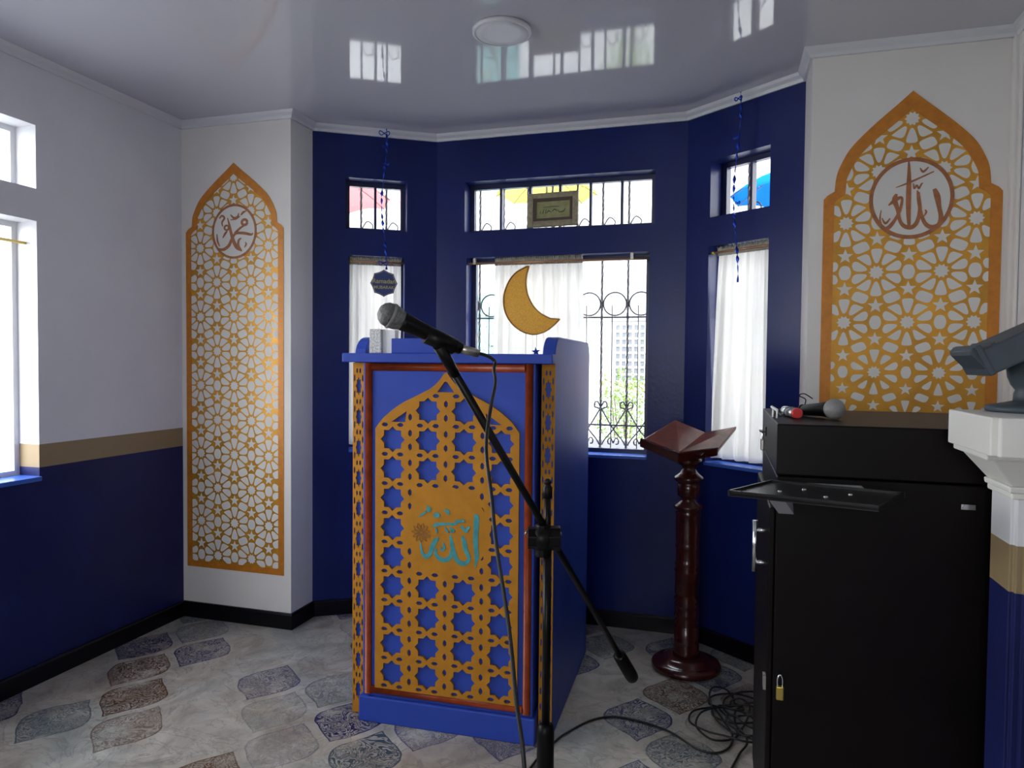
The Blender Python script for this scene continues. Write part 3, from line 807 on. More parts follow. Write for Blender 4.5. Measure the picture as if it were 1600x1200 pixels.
# ------------------------------------------------------------------ turned wooden book stand
qs = thing('book_stand', 'dark turned wooden book stand with open v-shaped rest by the right bay window', 'book stand', (-.122, 2.992, 0))
mb = MB(); mb.lathe([(.132, .0), (.140, .006), (.142, .018), (.136, .028), (.122, .034), (.100, .038), (.095, .046), (.080, .052), (.060, .056)], (-.122, 2.992, 0), 56); mb.build('base', 'mahogany', qs)
prof = [(.056, .055), (.052, .075), (.050, .11), (.050, .175), (.043, .182), (.053, .194), (.043, .208), (.052, .220), (.049, .235), (.048, .26), (.052, .268), (.043, .277), (.054, .290), (.042, .303), (.050, .312),
        (.050, .40), (.054, .408), (.045, .420), (.053, .433), (.047, .445), (.047, .50), (.052, .508), (.046, .518), (.048, .53), (.050, .60), (.049, .64), (.053, .648), (.042, .655), (.060, .668), (.058, .676), (.034, .694), (.029, .703), (.035, .712),
        (.045, .718), (.046, .765), (.040, .772), (.056, .778), (.061, .788), (.057, .796), (.036, .812), (.027, .828), (.028, .838), (.046, .850), (.050, .858), (.050, .868), (.036, .874)]
mb = MB(); mb.lathe(prof, (-.122, 2.992, 0), 40); mb.build('turned_column', 'mahogany', qs)
def sc(p, a): return Vector((0, 0, EH))+(Vector(p)-Vector((0, 0, EH)))*a
vf, vb = sc((-.154, 2.864, .911), .985), sc((-.064, 3.154, .966), .968)
lf, lb = sc((-.307, 2.883, .949), .985), sc((-.192, 3.18, 1.013), .968)
rf, rb = sc((-.009, 2.97, .915), .975), sc((.066, 3.224, .99), .960)
for a, b, c, d in ((vf, lf, lb, vb), (vf, vb, rb, rf)):
    n = (b-a).cross(d-a).normalized()
    if n.z > 0: n = -n
    mb = MB(); mb.hexa([a+n*.017, b+n*.017, c+n*.017, d+n*.017], [a, b, c, d]); mb.build('rest_leaf', 'leaf_wood', qs, bevel=.003)
mid = (vf+vb)/2
mb = MB(); fx_ = (vb-vf).normalized(); hx = Vector((fx_.y, -fx_.x, 0)).normalized(); q0 = Vector((-.122, 2.992, .872))
bot = [q0+hx*s*.036+Vector((0, e*.05, 0)) for s, e in ((-1, -1), (1, -1), (1, 1), (-1, 1))]
topq = [Vector(vf.lerp(vb, tt))+hx*s*.075+Vector((0, 0, -.018)) for s, tt in ((-1, .12), (1, .12), (1, .85), (-1, .85))]
mb.hexa(bot, topq); mb.build('rest_block', 'mahogany', qs, bevel=.004)
mb = MB(); ln = Vector((0, 0, -1)); fr = (vf-vb).normalized()
for a, b in ((vf, lf), (vf, rf)):
    mb.hexa([a+fr*.012+ln*.040, b+fr*.012+ln*.022, b+ln*.022, a+ln*.040], [a+fr*.012+ln*.0, b+fr*.012+Vector((0, 0, .010)), b+Vector((0, 0, .010)), a+ln*.0])
mb.build('front_lip', 'mahogany', qs, bevel=.002)

# ------------------------------------------------------------------ black cabinet
cx0, cx1, cy0, cy1, cz1 = .125, .70, 1.715, 2.30, 1.125
cab = thing('cabinet', 'black wooden equipment cabinet standing on the floor at the right', 'cabinet', (.41, 2.0, 0))
mb = MB(); mb.box(cx0, cx1, cy0, cy1, 0, 1.005); mb.build('body', 'cabinet', cab, bevel=.003)
mb = MB(); mb.box(cx0-.002, cx1+.002, cy0-.004, cy1, 1.009, cz1); mb.build('top_box', 'cabinet', cab, bevel=.003)
mb = MB(); mb.box(cx0-.014, cx0-.001, cy0+.012, cy1-.012, .05, .93); d = mb.build('door', 'cabinet', cab, bevel=.003)
mb = MB(); hx_ = cx0-.044; mb.cyl((hx_, 1.742, .775), (hx_, 1.742, .895), .0055, n=12)
mb.cyl((hx_, 1.742, .797), (cx0-.014, 1.742, .797), .0045, n=10); mb.cyl((hx_, 1.742, .873), (cx0-.014, 1.742, .873), .0045, n=10); mb.build('handle', 'steel', d)
mb = MB(); mb.box(cx0-.020, cx0-.014, 1.735, 1.765, .50, .53); mb.build('door_latch', 'nickel', d)
# shelf tray on a bracket
q = [(.0155, 1.496), (.279, 1.425), (.359, 1.593), (.109, 1.667)]
mb = MB(); zt = 1.0
mb.prism(q, zt-.006, zt-.001)
for i in range(4):
    a = Vector((*q[i], 0)); b = Vector((*q[(i+1) % 4], 0)); d_ = (b-a).normalized(); nn = Vector((-d_.y, d_.x, 0))*.004
    mb.hexa([a+Vector((0, 0, zt-.008)), b+Vector((0, 0, zt-.008)), b+nn+Vector((0, 0, zt-.008)), a+nn+Vector((0, 0, zt-.008))],
            [a+Vector((0, 0, zt+.004)), b+Vector((0, 0, zt+.004)), b+nn+Vector((0, 0, zt+.004)), a+nn+Vector((0, 0, zt+.004))])
tray = mb.build('tray', 'tray', cab)
for u, v in ((.26, .38), (.36, .66), (.60, .32), (.70, .62)):
    a = Vector(q[0]).lerp(Vector(q[1]), u); b = Vector(q[3]).lerp(Vector(q[2]), u); p = a.lerp(b, v)
    mb = MB(); mb.lathe([(.005, 0), (.004, .002), (.002, .003)], (p.x, p.y, zt-.001), 12); mb.build('screw', 'steel', tray)
mb = MB()
mb.hexa([(.128, 1.690, .925), (.160, 1.690, .925), (.160, 1.714, .925), (.128, 1.714, .925)], [(.088, 1.560, .992), (.120, 1.560, .992), (.155, 1.714, .992), (.122, 1.714, .992)])
mb.box(.12, .30, 1.60, 1.7145, .990, .9935)
mb.build('bracket', 'bracket_grey', cab)
# hinge / latch piece seen on the far right of the front
mb = MB(); mb.box(.493, .520, 1.7085, 1.7145, .955, .966); mb.cyl((.500, 1.706, .960), (.500, 1.712, .960), .005, n=10); mb.build('latch', 'steel', cab)
mb = MB(); mb.box(cx0-.006, cx0-.001, 2.09, 2.14, 1.06, 1.085); mb.build('hasp', 'black_metal', cab)
# hanging key and padlocks
t = thing('padlock', 'small brass padlock hanging on the front of the black cabinet', 'padlock', (.140, 1.70, .50))
mb = MB(); mb.box(.1315, .148, 1.6995, 1.7105, .495, .526); mb.build('lock_body', 'brass', t, bevel=.002)
mb = MB(); mb.tube(smooth3([(.1345, 1.705, .524), (.1345, 1.705, .543), (.1398, 1.705, .552), (.145, 1.705, .543), (.145, 1.705, .524)], 5), .0018, 8); mb.build('shackle', 'steel', t)
mb = MB(); mb.box(.132, .147, 1.711, 1.7146, .538, .556); mb.cyl((.1398, 1.711, .5475), (.1398, 1.7035, .5475), .0015, n=8); mb.build('staple', 'black_metal', cab)
t = thing('hanging_padlock', 'slim grey padlock hanging from the hasp on the upper left side of the cabinet', 'padlock', (.114, 2.115, 1.03))
mb = MB(); mb.box(.108, .118, 2.100, 2.128, 1.018, 1.050); mb.build('lock_body', 'nickel', t, bevel=.003)
mb = MB(); mb.tube(smooth3([(.113, 2.105, 1.048), (.113, 2.105, 1.066), (.113, 2.114, 1.074), (.113, 2.123, 1.066), (.113, 2.123, 1.048)], 5), .002, 8); mb.build('shackle', 'steel', t)
mb = MB(); mb.box(.105, .1195, 2.09, 2.14, 1.070, 1.073); mb.build('hasp_tongue', 'black_metal', cab)

# things on the cabinet top
zt = cz1+.0005
t = thing('torch', 'small silver torch with a red cap lying on the cabinet top', 'torch', (.19, 1.95, zt))
a = Vector((.182, 1.88, zt+.0135)); b = Vector((.158, 2.02, zt+.0135)); dd = (b-a).normalized()
mb = MB(); mb.lathe([(.011, 0), (.0130, .003), (.0130, .014), (.012, .016)], a, 20, dd); mb.build('red_cap', 'red', t)
mb = MB(); mb.lathe([(.0120, .016), (.0120, .070), (.0128, .074), (.0128, .10), (.0115, .12), (.008, .13)], a, 20, dd); mb.build('barrel', 'clear_tube', t)
mb = MB(); mb.tube([a+dd*.04+Vector((.012*math.cos(s), 0, .012*math.sin(s))) + dd*(.012*s) for s in [k*.5 for k in range(10)]], .0022, 6); mb.build('cord', 'rubber', t)
t = thing('grey_microphone', 'microphone with a grey ball head and black handle lying on the cabinet top', 'microphone', (.25, 1.95, zt))
mb = MB(); hb = Vector((.268, 1.90, zt+.0255)); mb.ball(hb, .0255); mb.build('mesh_head', 'foam_grey', t)
d2 = (Vector((.205, 2.01, zt+.014))-hb).normalized()
mb = MB(); mb.lathe([(.019, .016), (.020, .022), (.0175, .05), (.0145, .115), (.013, .118)], hb, 20, d2); mb.build('handle', 'black', t)
t = thing('white_peg', 'two small white pegs standing at the front left of the cabinet top', 'peg', (.135, 1.90, zt))
mb = MB(); mb.cyl((.134, 1.885, zt), (.134, 1.885, zt+.022), .0022, n=10); mb.cyl((.127, 1.92, zt), (.127, 1.92, zt+.024), .0025, n=10)
mb.cyl((.134, 1.885, zt+.020), (.124, 1.925, zt+.026), .0035, n=10); mb.build('peg', 'white_box', t)
mb = MB(); mb.tube(smooth3([(.128, 1.95, zt+.002), (.131, 2.0, zt+.003), (.145, 1.99, zt+.006), (.148, 1.93, zt+.003)], 6), .0018, 6); mb.build('wire', 'black_metal', t)
t = thing('clip_on_microphone', 'black round clip with a thin bent wire behind the torch on the cabinet top', 'microphone', (.235, 2.14, zt))
mb = MB(); mb.lathe([(.010, -.006), (.012, -.004), (.012, .004), (.010, .006)], (.218, 2.12, zt+.012), 20, (-.3, -1, .1)); mb.build('round_base', 'black', t)
mb = MB(); mb.tube(smooth3([(.222, 2.13, zt+.016), (.228, 2.15, zt+.036), (.210, 2.14, zt+.047), (.222, 2.13, zt+.053), (.243, 2.12, zt+.040)], 6), .0016, 6); mb.build('wire', 'black', t)

# ------------------------------------------------------------------ pedestal at the right with capital
pd = thing('pedestal_column', 'square column with white moulded capital, gold stripe and navy shaft at the right edge', 'column', (.66, 1.52, 0))
mb = MB()
mb.prism([(.525, 1.635), (.525, 1.535), (.532, 1.535), (.532, 1.525), (.545, 1.525), (.545, 1.518), (.80, 1.518), (.80, 1.635)], 0, 1.02)
mb.build('shaft', 'banded', pd, bevel=.002)
mb = MB()
def sq(x0, y0, z0, z1, e0=0, e1=0):
    return mb.hexa([(x0-e0, y0-e0, z0), (.86+e0, y0-e0, z0), (.86+e0, 1.638, z0), (x0-e0, 1.638, z0)], [(x0-e1, y0-e1, z1), (.86+e1, y0-e1, z1), (.86+e1, 1.638, z1), (x0-e1, 1.638, z1)])
sq(.517, 1.510, 1.014, 1.026); sq(.512, 1.505, 1.026, 1.038, 0, .002); sq(.516, 1.508, 1.038, 1.092, 0, .048); sq(.455, 1.448, 1.092, 1.104)
sq(.445, 1.400, 1.104, 1.172); mb.box(.455, .86, 1.385, 1.400, 1.104, 1.172)
mb.build('capital', 'white_plaster', pd, bevel=.003)

# slate grey tabletop book rest on the capital
gs = thing('tabletop_book_rest', 'slate grey slanted book rest with a front lip standing on the white capital', 'book rest', (.60, 1.60, 1.1725))
bc = (.570, 1.590)
mb = MB(); mb.lathe([(.072, 1.1725), (.074, 1.178), (.072, 1.184), (.050, 1.188), (.030, 1.193)], (*bc, 0), 40); mb.build('base', 'slate', gs)
mb = MB(); mb.lathe([(.028, 1.190), (.027, 1.208), (.024, 1.214), (.032, 1.224), (.038, 1.240), (.040, 1.256), (.036, 1.272), (.028, 1.284), (.025, 1.300), (.025, 1.335)], (*bc, 0), 32); mb.build('turned_stem', 'slate', gs)
ang = math.radians(27)
pf = Vector((.478, 1.0, 1.244)); ux = Vector((math.cos(ang), 0, math.sin(ang))); uz = Vector((-math.sin(ang), 0, math.cos(ang)))
def slope_box(u0, u1, w0, w1, y0, y1):
    P_ = lambda u, w, y: Vector((pf.x, y, pf.z))+ux*u+uz*w
    return [P_(u0, w0, y0), P_(u1, w0, y0), P_(u1, w0, y1), P_(u0, w0, y1)], [P_(u0, w1, y0), P_(u1, w1, y0), P_(u1, w1, y1), P_(u0, w1, y1)]
mb = MB(); mb.hexa(*slope_box(.004, .26, .0, .050, 1.50, 1.635)); mb.build('sloped_board', 'slate', gs, bevel=.004)
mb = MB(); mb.hexa(*slope_box(-.004, .006, -.001, .060, 1.498, 1.637))
dl = (Vector((.4, 1.50, 1.30)))
pr = [(0.0, 0.0), (-.034, .036), (-.037, .044), (-.032, .051), (-.024, .049), (-.017, .040), (-.008, .050), (.004, .062), (.004, .0)]
n = len(pr); vs = [Vector((pf.x+.0, y, pf.z))+Vector((a, 0, b)) for y in (1.505, 1.630) for a, b in pr]
mb.add(vs, [tuple(range(n)), tuple(range(2*n-1, n-1, -1))]+[((i+1) % n, i, n+i, n+(i+1) % n) for i in range(n)])
mb.build('front_lip', 'slate', gs, bevel=.003)

# ------------------------------------------------------------------ ceiling lamp
t = thing('ceiling_lamp', 'round flat white lamp, switched off, fixed to the glossy ceiling', 'ceiling lamp', (-.745, 2.358, 2.4))
mb = MB(); mb.lathe([(.102, 2.3995), (.102, 2.388), (.096, 2.3845), (.092, 2.3855), (.092, 2.3995)], (-.745, 2.358, 0), 56); mb.build('rim', 'cornice', t)
mb = MB(); mb.lathe([(.0915, 2.3990), (.0915, 2.3868), (.06, 2.3858), (.01, 2.3855)], (-.745, 2.358, 0), 56); mb.build('diffuser', 'lamp', t)

# ------------------------------------------------------------------ curtains and rods
def curtain(name, PP, s0, s1, z0, z1, folds, label, pinch=0.0, t=.030, cat='curtain', spread=0.0):
    ct = thing(name, label, cat, PP((s0+s1)/2, t, z0))
    nx, nz = folds*10, 30; mb = MB(); vs = []
    for j in range(nz+1):
        v = j/nz; z = z1+(z0-z1)*v
        for i in range(nx+1):
            u = i/nx; s = s0+(s1-s0)*u
            s += (-pinch*(v**.8))*(1-u) + spread*v*(u-.5)
            amp = .006+.010*v
            d = amp*math.sin(2*PI*folds*u+1.3*math.sin(3*u+v*1.2))+.004*math.sin(2*PI*folds*2.3*u+2)
            vs.append(PP(s, t+d-.018*0, z))
    fs = [(j*(nx+1)+i, j*(nx+1)+i+1, (j+1)*(nx+1)+i+1, (j+1)*(nx+1)+i) for j in range(nz) for i in range(nx)]
    mb.add(vs, fs, True); mb.build('panel', 'voile', ct, solid=.0012)
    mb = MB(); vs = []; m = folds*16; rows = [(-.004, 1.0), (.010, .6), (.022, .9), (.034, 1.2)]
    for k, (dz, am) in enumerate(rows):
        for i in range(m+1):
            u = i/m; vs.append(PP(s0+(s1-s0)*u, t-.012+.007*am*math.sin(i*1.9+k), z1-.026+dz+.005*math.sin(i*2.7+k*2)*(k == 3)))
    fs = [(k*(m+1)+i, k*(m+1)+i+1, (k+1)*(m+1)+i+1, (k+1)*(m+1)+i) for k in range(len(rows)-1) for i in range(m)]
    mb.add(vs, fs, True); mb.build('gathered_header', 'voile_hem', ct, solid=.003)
    return ct
RZ = 1.752
curtain('curtain', P1, .176, .430, .84, RZ+.014, 5, 'white sheer curtain in the narrow window behind the hanging plaque')
curtain('curtain', P2, .305, .748, .84, RZ+.018, 8, 'white sheer curtain behind the gold moon in the wide middle window', spread=.05)
curtain('curtain', P3, .160, .425, .84, RZ+.014, 5, 'white sheer curtain in the narrow window beside the cabinet', pinch=.045)
mb = MB(); mb.cyl(P2(.163, .018, RZ), P2(1.067, .018, RZ), .0055, n=12); t = thing('curtain_rod', 'thin copper curtain rod across the wide middle window', 'curtain rod', P2(.6, .018, RZ)); mb.build('rod', 'rod', t)
for s in (.20, .985):
    mb = MB(); mb.add([P2(s+a, b, RZ+c) for c in (-.004, .027) for a, b in ((-.007, .012), (.007, .012), (.007, .026), (-.007, .026))], [(3, 2, 1, 0), (4, 5, 6, 7), (0, 1, 5, 4), (1, 2, 6, 5), (2, 3, 7, 6), (3, 0, 4, 7)]); mb.build('bracket', 'nickel', t)
for PP, a, b, lab in ((P1, .173, .444, 'thin curtain rod across the narrow left bay window'), (P3, .130, .427, 'thin curtain rod with brass end across the narrow right bay window')):
    t = thing('curtain_rod', lab, 'curtain rod', PP((a+b)/2, .016, RZ)); mb = MB(); mb.cyl(PP(a, .018, RZ), PP(b, .018, RZ), .0055, n=12); mb.build('rod', 'rod', t)
    mb = MB(); mb.ball(PP(a+.010, .016, RZ), .009, 16); mb.build('finial', 'brass', t)
# left room window rod and curtain
t = thing('curtain_rod', 'brass curtain rod in the white reveal of the left wall window', 'curtain rod', (XL-.04, 1.5, 1.70))
mb = MB(); mb.cyl((XL-.055, .752, 1.70), (XL-.055, 2.096, 1.70), .006, n=12); mb.build('rod', 'brass', t)

# ------------------------------------------------------------------ gold moon
mo = thing('crescent_moon', 'gold glitter crescent moon hanging in front of the middle curtain', 'moon ornament', (-.86, 3.255, 1.37))
sY = 3.255/3.1
def mp_(px, py):   # photo position to the moon plane (done once to shape the crescent)
    d = fw+r2*((px-800)/F)-u2*((py-600)/F); k = 3.262/d.y; return (d.x*k, EH+d.z*k)
outerc = [(828, 416), (810, 425), (797, 440), (789, 462), (790, 484), (799, 503), (815, 517), (834, 523), (852, 519), (866, 509), (876, 499)]
innerc = [(862, 498), (848, 491), (836, 480), (827, 464), (823, 446), (824, 430)]
poly = [mp_(*p)+(0,) for p in smooth3([tuple(p) for p in outerc], 4)]+[mp_(*p)+(0,) for p in smooth3([tuple(p) for p in innerc], 4)]
mb = MB(); n = len(poly)
cxm = sum(p[0] for p in poly)/n; czm = sum(p[1] for p in poly)/n
fr_ = [(p[0], 3.244, p[1]) for p in poly]; bk = [(p[0], 3.268, p[1]) for p in poly]
mb.add(fr_+bk, [tuple(range(n)), tuple(range(2*n-1, n-1, -1))]+[((i+1) % n, i, n+i, n+(i+1) % n) for i in range(n)])
mb.build('glitter_body', 'glitter', mo, bevel=.005)
mb = MB(); mb.tube([(p[0], 3.242, p[1]) for p in poly], .0030, 6, closed=True); mb.build('rope_edge', 'rope', mo)
mb = MB(); a = poly[0]; mb.cyl((a[0], 3.256, a[1]), (a[0]+.002, 3.342, RZ+.004), .0008, n=6); mb.build('hanging_thread', 'rail', mo)
for px, py in ((822, 522), (839, 523)):
    b = mp_(px, py); mb = MB(); mb.cyl((b[0], 3.256, b[1]+.002), (b[0], 3.256, 1.29 if px < 830 else 1.330), .0009, n=6); mb.build('dangling_thread', 'rail', mo)
b = mp_(838, 549); sp = star(b[0], b[1]-.002, .022, .009, 1.0, 5, .4); mb = MB()
mb.add([(x, 3.252, z) for x, z in sp]+[(x, 3.260, z) for x, z in sp], [tuple(range(10)), tuple(range(19, 9, -1))]+[((i+1) % 10, i, 10+i, 10+(i+1) % 10) for i in range(10)]); mb.build('blue_star', 'foil', mo)

# ------------------------------------------------------------------ framed text on the transom ledge
pf_ = thing('picture_frame', 'small gold framed calligraphy with dark mat standing on the transom ledge', 'picture frame', (-.785, 3.325, 1.906))
tilt = Matrix.Translation((-.785, 3.316, 1.9095)) @ Matrix.Rotation(math.radians(-5), 4, 'X') @ Matrix.Rotation(math.radians(-1), 4, 'Y')
w, h = .122, .162
def rect_ring(x, z0, z1, b, y0, y1):
    mb = MB(); mb.box(-x, -x+b, y0, y1, z0, z1, tilt); mb.box(x-b, x, y0, y1, z0, z1, tilt); mb.box(-x+b, x-b, y0, y1, z0, z0+b, tilt); mb.box(-x+b, x-b, y0, y1, z1-b, z1, tilt); return mb
rect_ring(w, 0, h, .026, -.010, .012).build('frame', 'picture_frame', pf_, bevel=.002)
rect_ring(w-.026, .026, h-.026, .014, -.004, .008).build('inner_frame', 'picture_mat', pf_)
mb = MB(); mb.box(-w+.04, w-.04, .002, .008, .04, h-.04, tilt); mb.build('paper', 'picture_paper', pf_)
O = tilt @ Vector((0, .0018, .078)); U = tilt.to_3x3() @ Vector((1, 0, 0)); V = tilt.to_3x3() @ Vector((0, 0, 1)); N = U.cross(V)
mb = MB()
for s in ([(.060, .006, .002), (.050, -.008, .005), (.030, -.010, .004), (.022, .004, .002)], [(.020, -.006, .003), (.008, .004, .005), (-.005, -.006, .003)], [(-.008, -.010, .002), (-.022, -.002, .005), (-.030, -.012, .003)], [(-.034, .006, .002), (-.036, -.014, .004)], [(-.046, .006, .002), (-.050, -.014, .004)], [(-.060, .0, .002), (-.064, -.014, .003)], [(-.05, .016, .002), (0, .018, .003), (.03, .016, .002)]):
    mb.stroke(s, O, U, V, N, 0, .0006)
mb.build('lettering', 'ink', pf_)

# ------------------------------------------------------------------ hanging plaque and foil ribbons
bn = Vector((D_[1]-C_[1], -(D_[0]-C_[0]), 0)).normalized()     # towards the room
bd = Vector((D_[0]-C_[0], D_[1]-C_[1], 0)).normalized()
pc = Vector((-1.588, 3.150, 1.638))
sg = thing('hanging_plaque', 'navy eight-lobed plaque with gold lettering hanging on a blue ribbon', 'plaque', tuple(pc))
pts = []
for k in range(64):
    q = 2*PI*k/64; rr = .066*(1-.115*abs(math.sin(4*q))**.8) ; pts.append((rr*math.cos(q), rr*math.sin(q)))
mb = MB(); n = 64
# 8 pointed lobes: scalloped outline
vs = [pc+bd*x+Vector((0, 0, z))+bn*.003 for x, z in pts]+[pc+bd*x+Vector((0, 0, z))-bn*.003 for x, z in pts]
mb.add(vs, [tuple(range(n-1, -1, -1)), tuple(range(n, 2*n))]+[(i, (i+1) % n, n+(i+1) % n, n+i) for i in range(n)]); mb.build('plaque_board', 'sign_blue', sg)
mb = MB(); rg = [(.92*x, .92*z) for x, z in pts]; mb.tube([pc+bd*x+Vector((0, 0, z))+bn*.0035 for x, z in rg], .0009, 5, closed=True); mb.build('gold_rim', 'sign_gold', sg)
def text_mesh(body, size, origin, ux_, nrm, name, m, parent):
    cu = bpy.data.curves.new('tmp_text', 'FONT'); cu.body = body; cu.size = size; cu.align_x = 'CENTER'; cu.extrude = .0005; cu.offset = .0004
    ob = bpy.data.objects.new('tmp_text', cu); C.objects.link(ob)
    dg = bpy.context.evaluated_depsgraph_get(); dg.update(); me = bpy.data.meshes.new_from_object(ob.evaluated_get(dg))
    mb = MB(); mb.add([origin+ux_*v.co.x+Vector((0, 0, v.co.y))+nrm*v.co.z for v in me.vertices], [tuple(p.vertices) for p in me.polygons])
    bpy.data.objects.remove(ob); bpy.data.curves.remove(cu); mb.build(name, m, parent)
text_mesh('Ramadan', .031, pc+bn*.0040+Vector((0, 0, .000)), bd, bn, 'upper_lettering', 'sign_gold', sg)
text_mesh('MUBARAK', .021, pc+bn*.0040+Vector((0, 0, -.027)), bd, bn, 'lower_lettering', 'sign_gold', sg)

def ribbon(base, dirx, z0, z1, amp, turns, label, parent_bits):
    t = thing('foil_ribbon', label, 'ribbon', (base.x, base.y, z1))
    mb = MB(); N_ = 90; vs = []
    for i in range(N_+1):
        v = i/N_; z = z0+(z1-z0)*v; q = turns*2*PI*v+.8*math.sin(9*v)
        c = base+dirx*amp*math.sin(v*7+1)+Vector((0, 0, z-base.z))
        wv = .0022+.0055*abs(math.sin(v*PI*5.3))**2
        off = dirx*math.cos(q)*wv+dirx.cross(Vector((0, 0, 1)))*math.sin(q)*wv
        vs += [c-off, c+off]
    mb.add(vs, [(2*i, 2*i+1, 2*i+3, 2*i+2) for i in range(N_)], True); mb.build('twisted_ribbon', 'foil', t, solid=.0006)
    for b in parent_bits:
        mb = MB(); bp = base+dirx*b[0]+Vector((0, 0, b[1]-base.z)); r0 = b[2]
        for s in (-1, 1):
            mb.tube(smooth3([tuple(bp), tuple(bp+dirx*s*r0+Vector((0, 0, r0*.55))), tuple(bp+dirx*s*r0*1.25), tuple(bp+dirx*s*r0*.7-Vector((0, 0, r0*.5))), tuple(bp)], 5), .0022, 6)
        mb.build('bow', 'foil', t)
    return t
b1 = pc.copy(); b1.z = 0
ribbon(b1, bd, 2.385, 1.705, .012, 9, 'curly blue foil ribbon hanging from the ceiling above the navy plaque', [(0, 2.362, .020), (.004, 2.30, .010), (-.004, 1.735, .018), (.012, 2.215, .009)])
ed = Vector((F_[0]-E_[0], F_[1]-E_[1], 0)).normalized()
ribbon(Vector((.046, 3.115, 0)), ed, 2.385, 1.60, .014, 10, 'curly blue foil ribbon hanging from the ceiling by the right bay window', [(0, 2.360, .014), (-.01, 2.20, .008), (.006, 1.93, .009)])

# ------------------------------------------------------------------ iron grilles outside the bay windows
def grille(PP, s0, s1, label, step=.1285, off=0.0):
    g = thing('window_grille', label, 'grille', PP((s0+s1)/2, .155, W0))
    t = .155; bars = []; s = s0+off
    while s < s1: bars.append(s); s += step
    mb = MB()
    for s in bars:   # twisted square bars
        P_ = []; N_ = 60; vs = []
        for i in range(N_+1):
            z = W0-.05+(T1-W0+.08)*i/N_; q = z*38
            for k in range(4):
                a = q+PI/2*k; vs.append(PP(s+.0066*math.cos(a), t+.0066*math.sin(a), z))
        mb.add(vs, [(i*4+k, i*4+(k+1) % 4, (i+1)*4+(k+1) % 4, (i+1)*4+k) for i in range(N_) for k in range(4)])
    mb.build('twisted_bar', 'iron', g)
    mb = MB()
    for s in bars[:-1]+[bars[-1], bars[0]-step]:
        c = s+step/2; lo, hi = s0-.02, s1+.02
        pts_ = [(c+.057*math.cos(2*PI*k/28), 1.552+.057*math.sin(2*PI*k/28)) for k in range(28)]
        mb.tube([PP(a, t+.004, b) for a, b in pts_], .0042, 6, closed=True)
        mb.cyl(PP(c-.012, t, 1.545), PP(c-.012, t, W0), .0030, n=6)
        for sg_ in (-1, 1):
            bs = c-sg_*step/2
            cur = [(bs+sg_*.004, 1.045), (bs+sg_*.016, 1.066), (bs+sg_*.030, 1.060), (bs+sg_*.030, 1.040), (bs+sg_*.018, 1.036), (bs+sg_*.006, 1.03)]
            mb.tube([PP(a, t+.004, b) for a, b in smooth3(cur, 4)], .0040, 6)
            cur = [(bs+sg_*.004, 1.03), (bs+sg_*.030, .985), (bs+sg_*step*.5, .93), (bs+sg_*step*.85, .875), (bs+sg_*step*.95, .85)]
            mb.tube([PP(a, t+.008, b) for a, b in smooth3(cur, 4)], .0040, 6)
            cur = [(c, .86), (c+sg_*.012, .885), (c+sg_*.026, .876), (c+sg_*.024, .858), (c+sg_*.012, .856)]
            mb.tube([PP(a, t+.004, b) for a, b in smooth3(cur, 4)], .0036, 6)
    mb.build('scrollwork', 'iron', g)
    for z in (1.552-.066, .95):
        mb = MB()
        mb.add([PP(a, b, z+c) for c in (-.004, .004) for a, b in ((s0-.03, t-.003), (s1+.03, t-.003), (s1+.03, t+.003), (s0-.03, t+.003))], [(3, 2, 1, 0), (4, 5, 6, 7), (0, 1, 5, 4), (1, 2, 6, 5), (2, 3, 7, 6), (3, 0, 4, 7)])
        mb.build('flat_rail', 'iron', g)
    for s in bars:     # small scrolls behind the transom
        cur = [(s, T0+.02), (s+.03, T0+.07), (s+.06, T0+.05), (s+.05, T0+.02)]
        mb = MB(); mb.tube([PP(a, t+.004, b) for a, b in smooth3(cur, 4)], .0034, 6); mb.build('transom_scroll', 'iron', g)
grille(P1, .17, .45, 'iron scroll grille outside the narrow left bay window', off=.07)
grille(P2, .16, 1.07, 'iron scroll grille outside the wide middle window', off=.020)
grille(P3, .13, .43, 'iron scroll grille outside the narrow right bay window', off=.09)

# ------------------------------------------------------------------ the street outside
mb = MB(); mb.box(-30, 30, -22, 40, -.40, -.30); struct('ground', mb, 'pave')
fb = thing('building', 'pale building across the street with a gridded window', 'building', (-1.5, 9.2, -.3))
mb = MB(); mb.box(-14, 12, 9.2, 12, -.30, 6.5); mb.build('facade', 'facade', fb)
mb = MB(); mb.box(-14, 12, 9.17, 9.199, 1.80, 1.86); mb.build('ledge', 'rail', fb)
mb = MB(); mb.box(-14, 12, 9.18, 9.199, .90, 1.15); mb.build('brick_band', 'brick', fb)
mb = MB(); mb.box(-1.32, -.72, 9.16, 9.199, 1.02, 1.75); w_ = mb.build('window', 'facade_dim', fb)
mb = MB()
for k in range(9): mb.box(-1.34+k*.078, -1.315+k*.078, 9.135, 9.159, 1.0, 1.78)
for k in range(9): mb.box(-1.34, -.70, 9.128, 9.134, 1.01+k*.092, 1.035+k*.092)
mb.build('white_grid', 'frame_white', w_)
# white balustrade between garden and street
bl = thing('balustrade', 'low white balustrade in front of the bay windows', 'balustrade', (-.7, 4.6, -.3))
mb = MB(); mb.box(-5, 3, 4.55, 4.70, .70, .76); mb.box(-5, 3, 4.55, 4.70, -.30, .22); mb.build('rails', 'facade', bl)
mb = MB()
for k in range(66): mb.lathe([(.022, .22), (.022, .28), (.038, .40), (.016, .58), (.026, .66), (.022, .70)], (-4.9+k*.12, 4.625, 0), 10)
o = mb.build('balusters', 'facade', bl); o['kind'] = 'stuff'

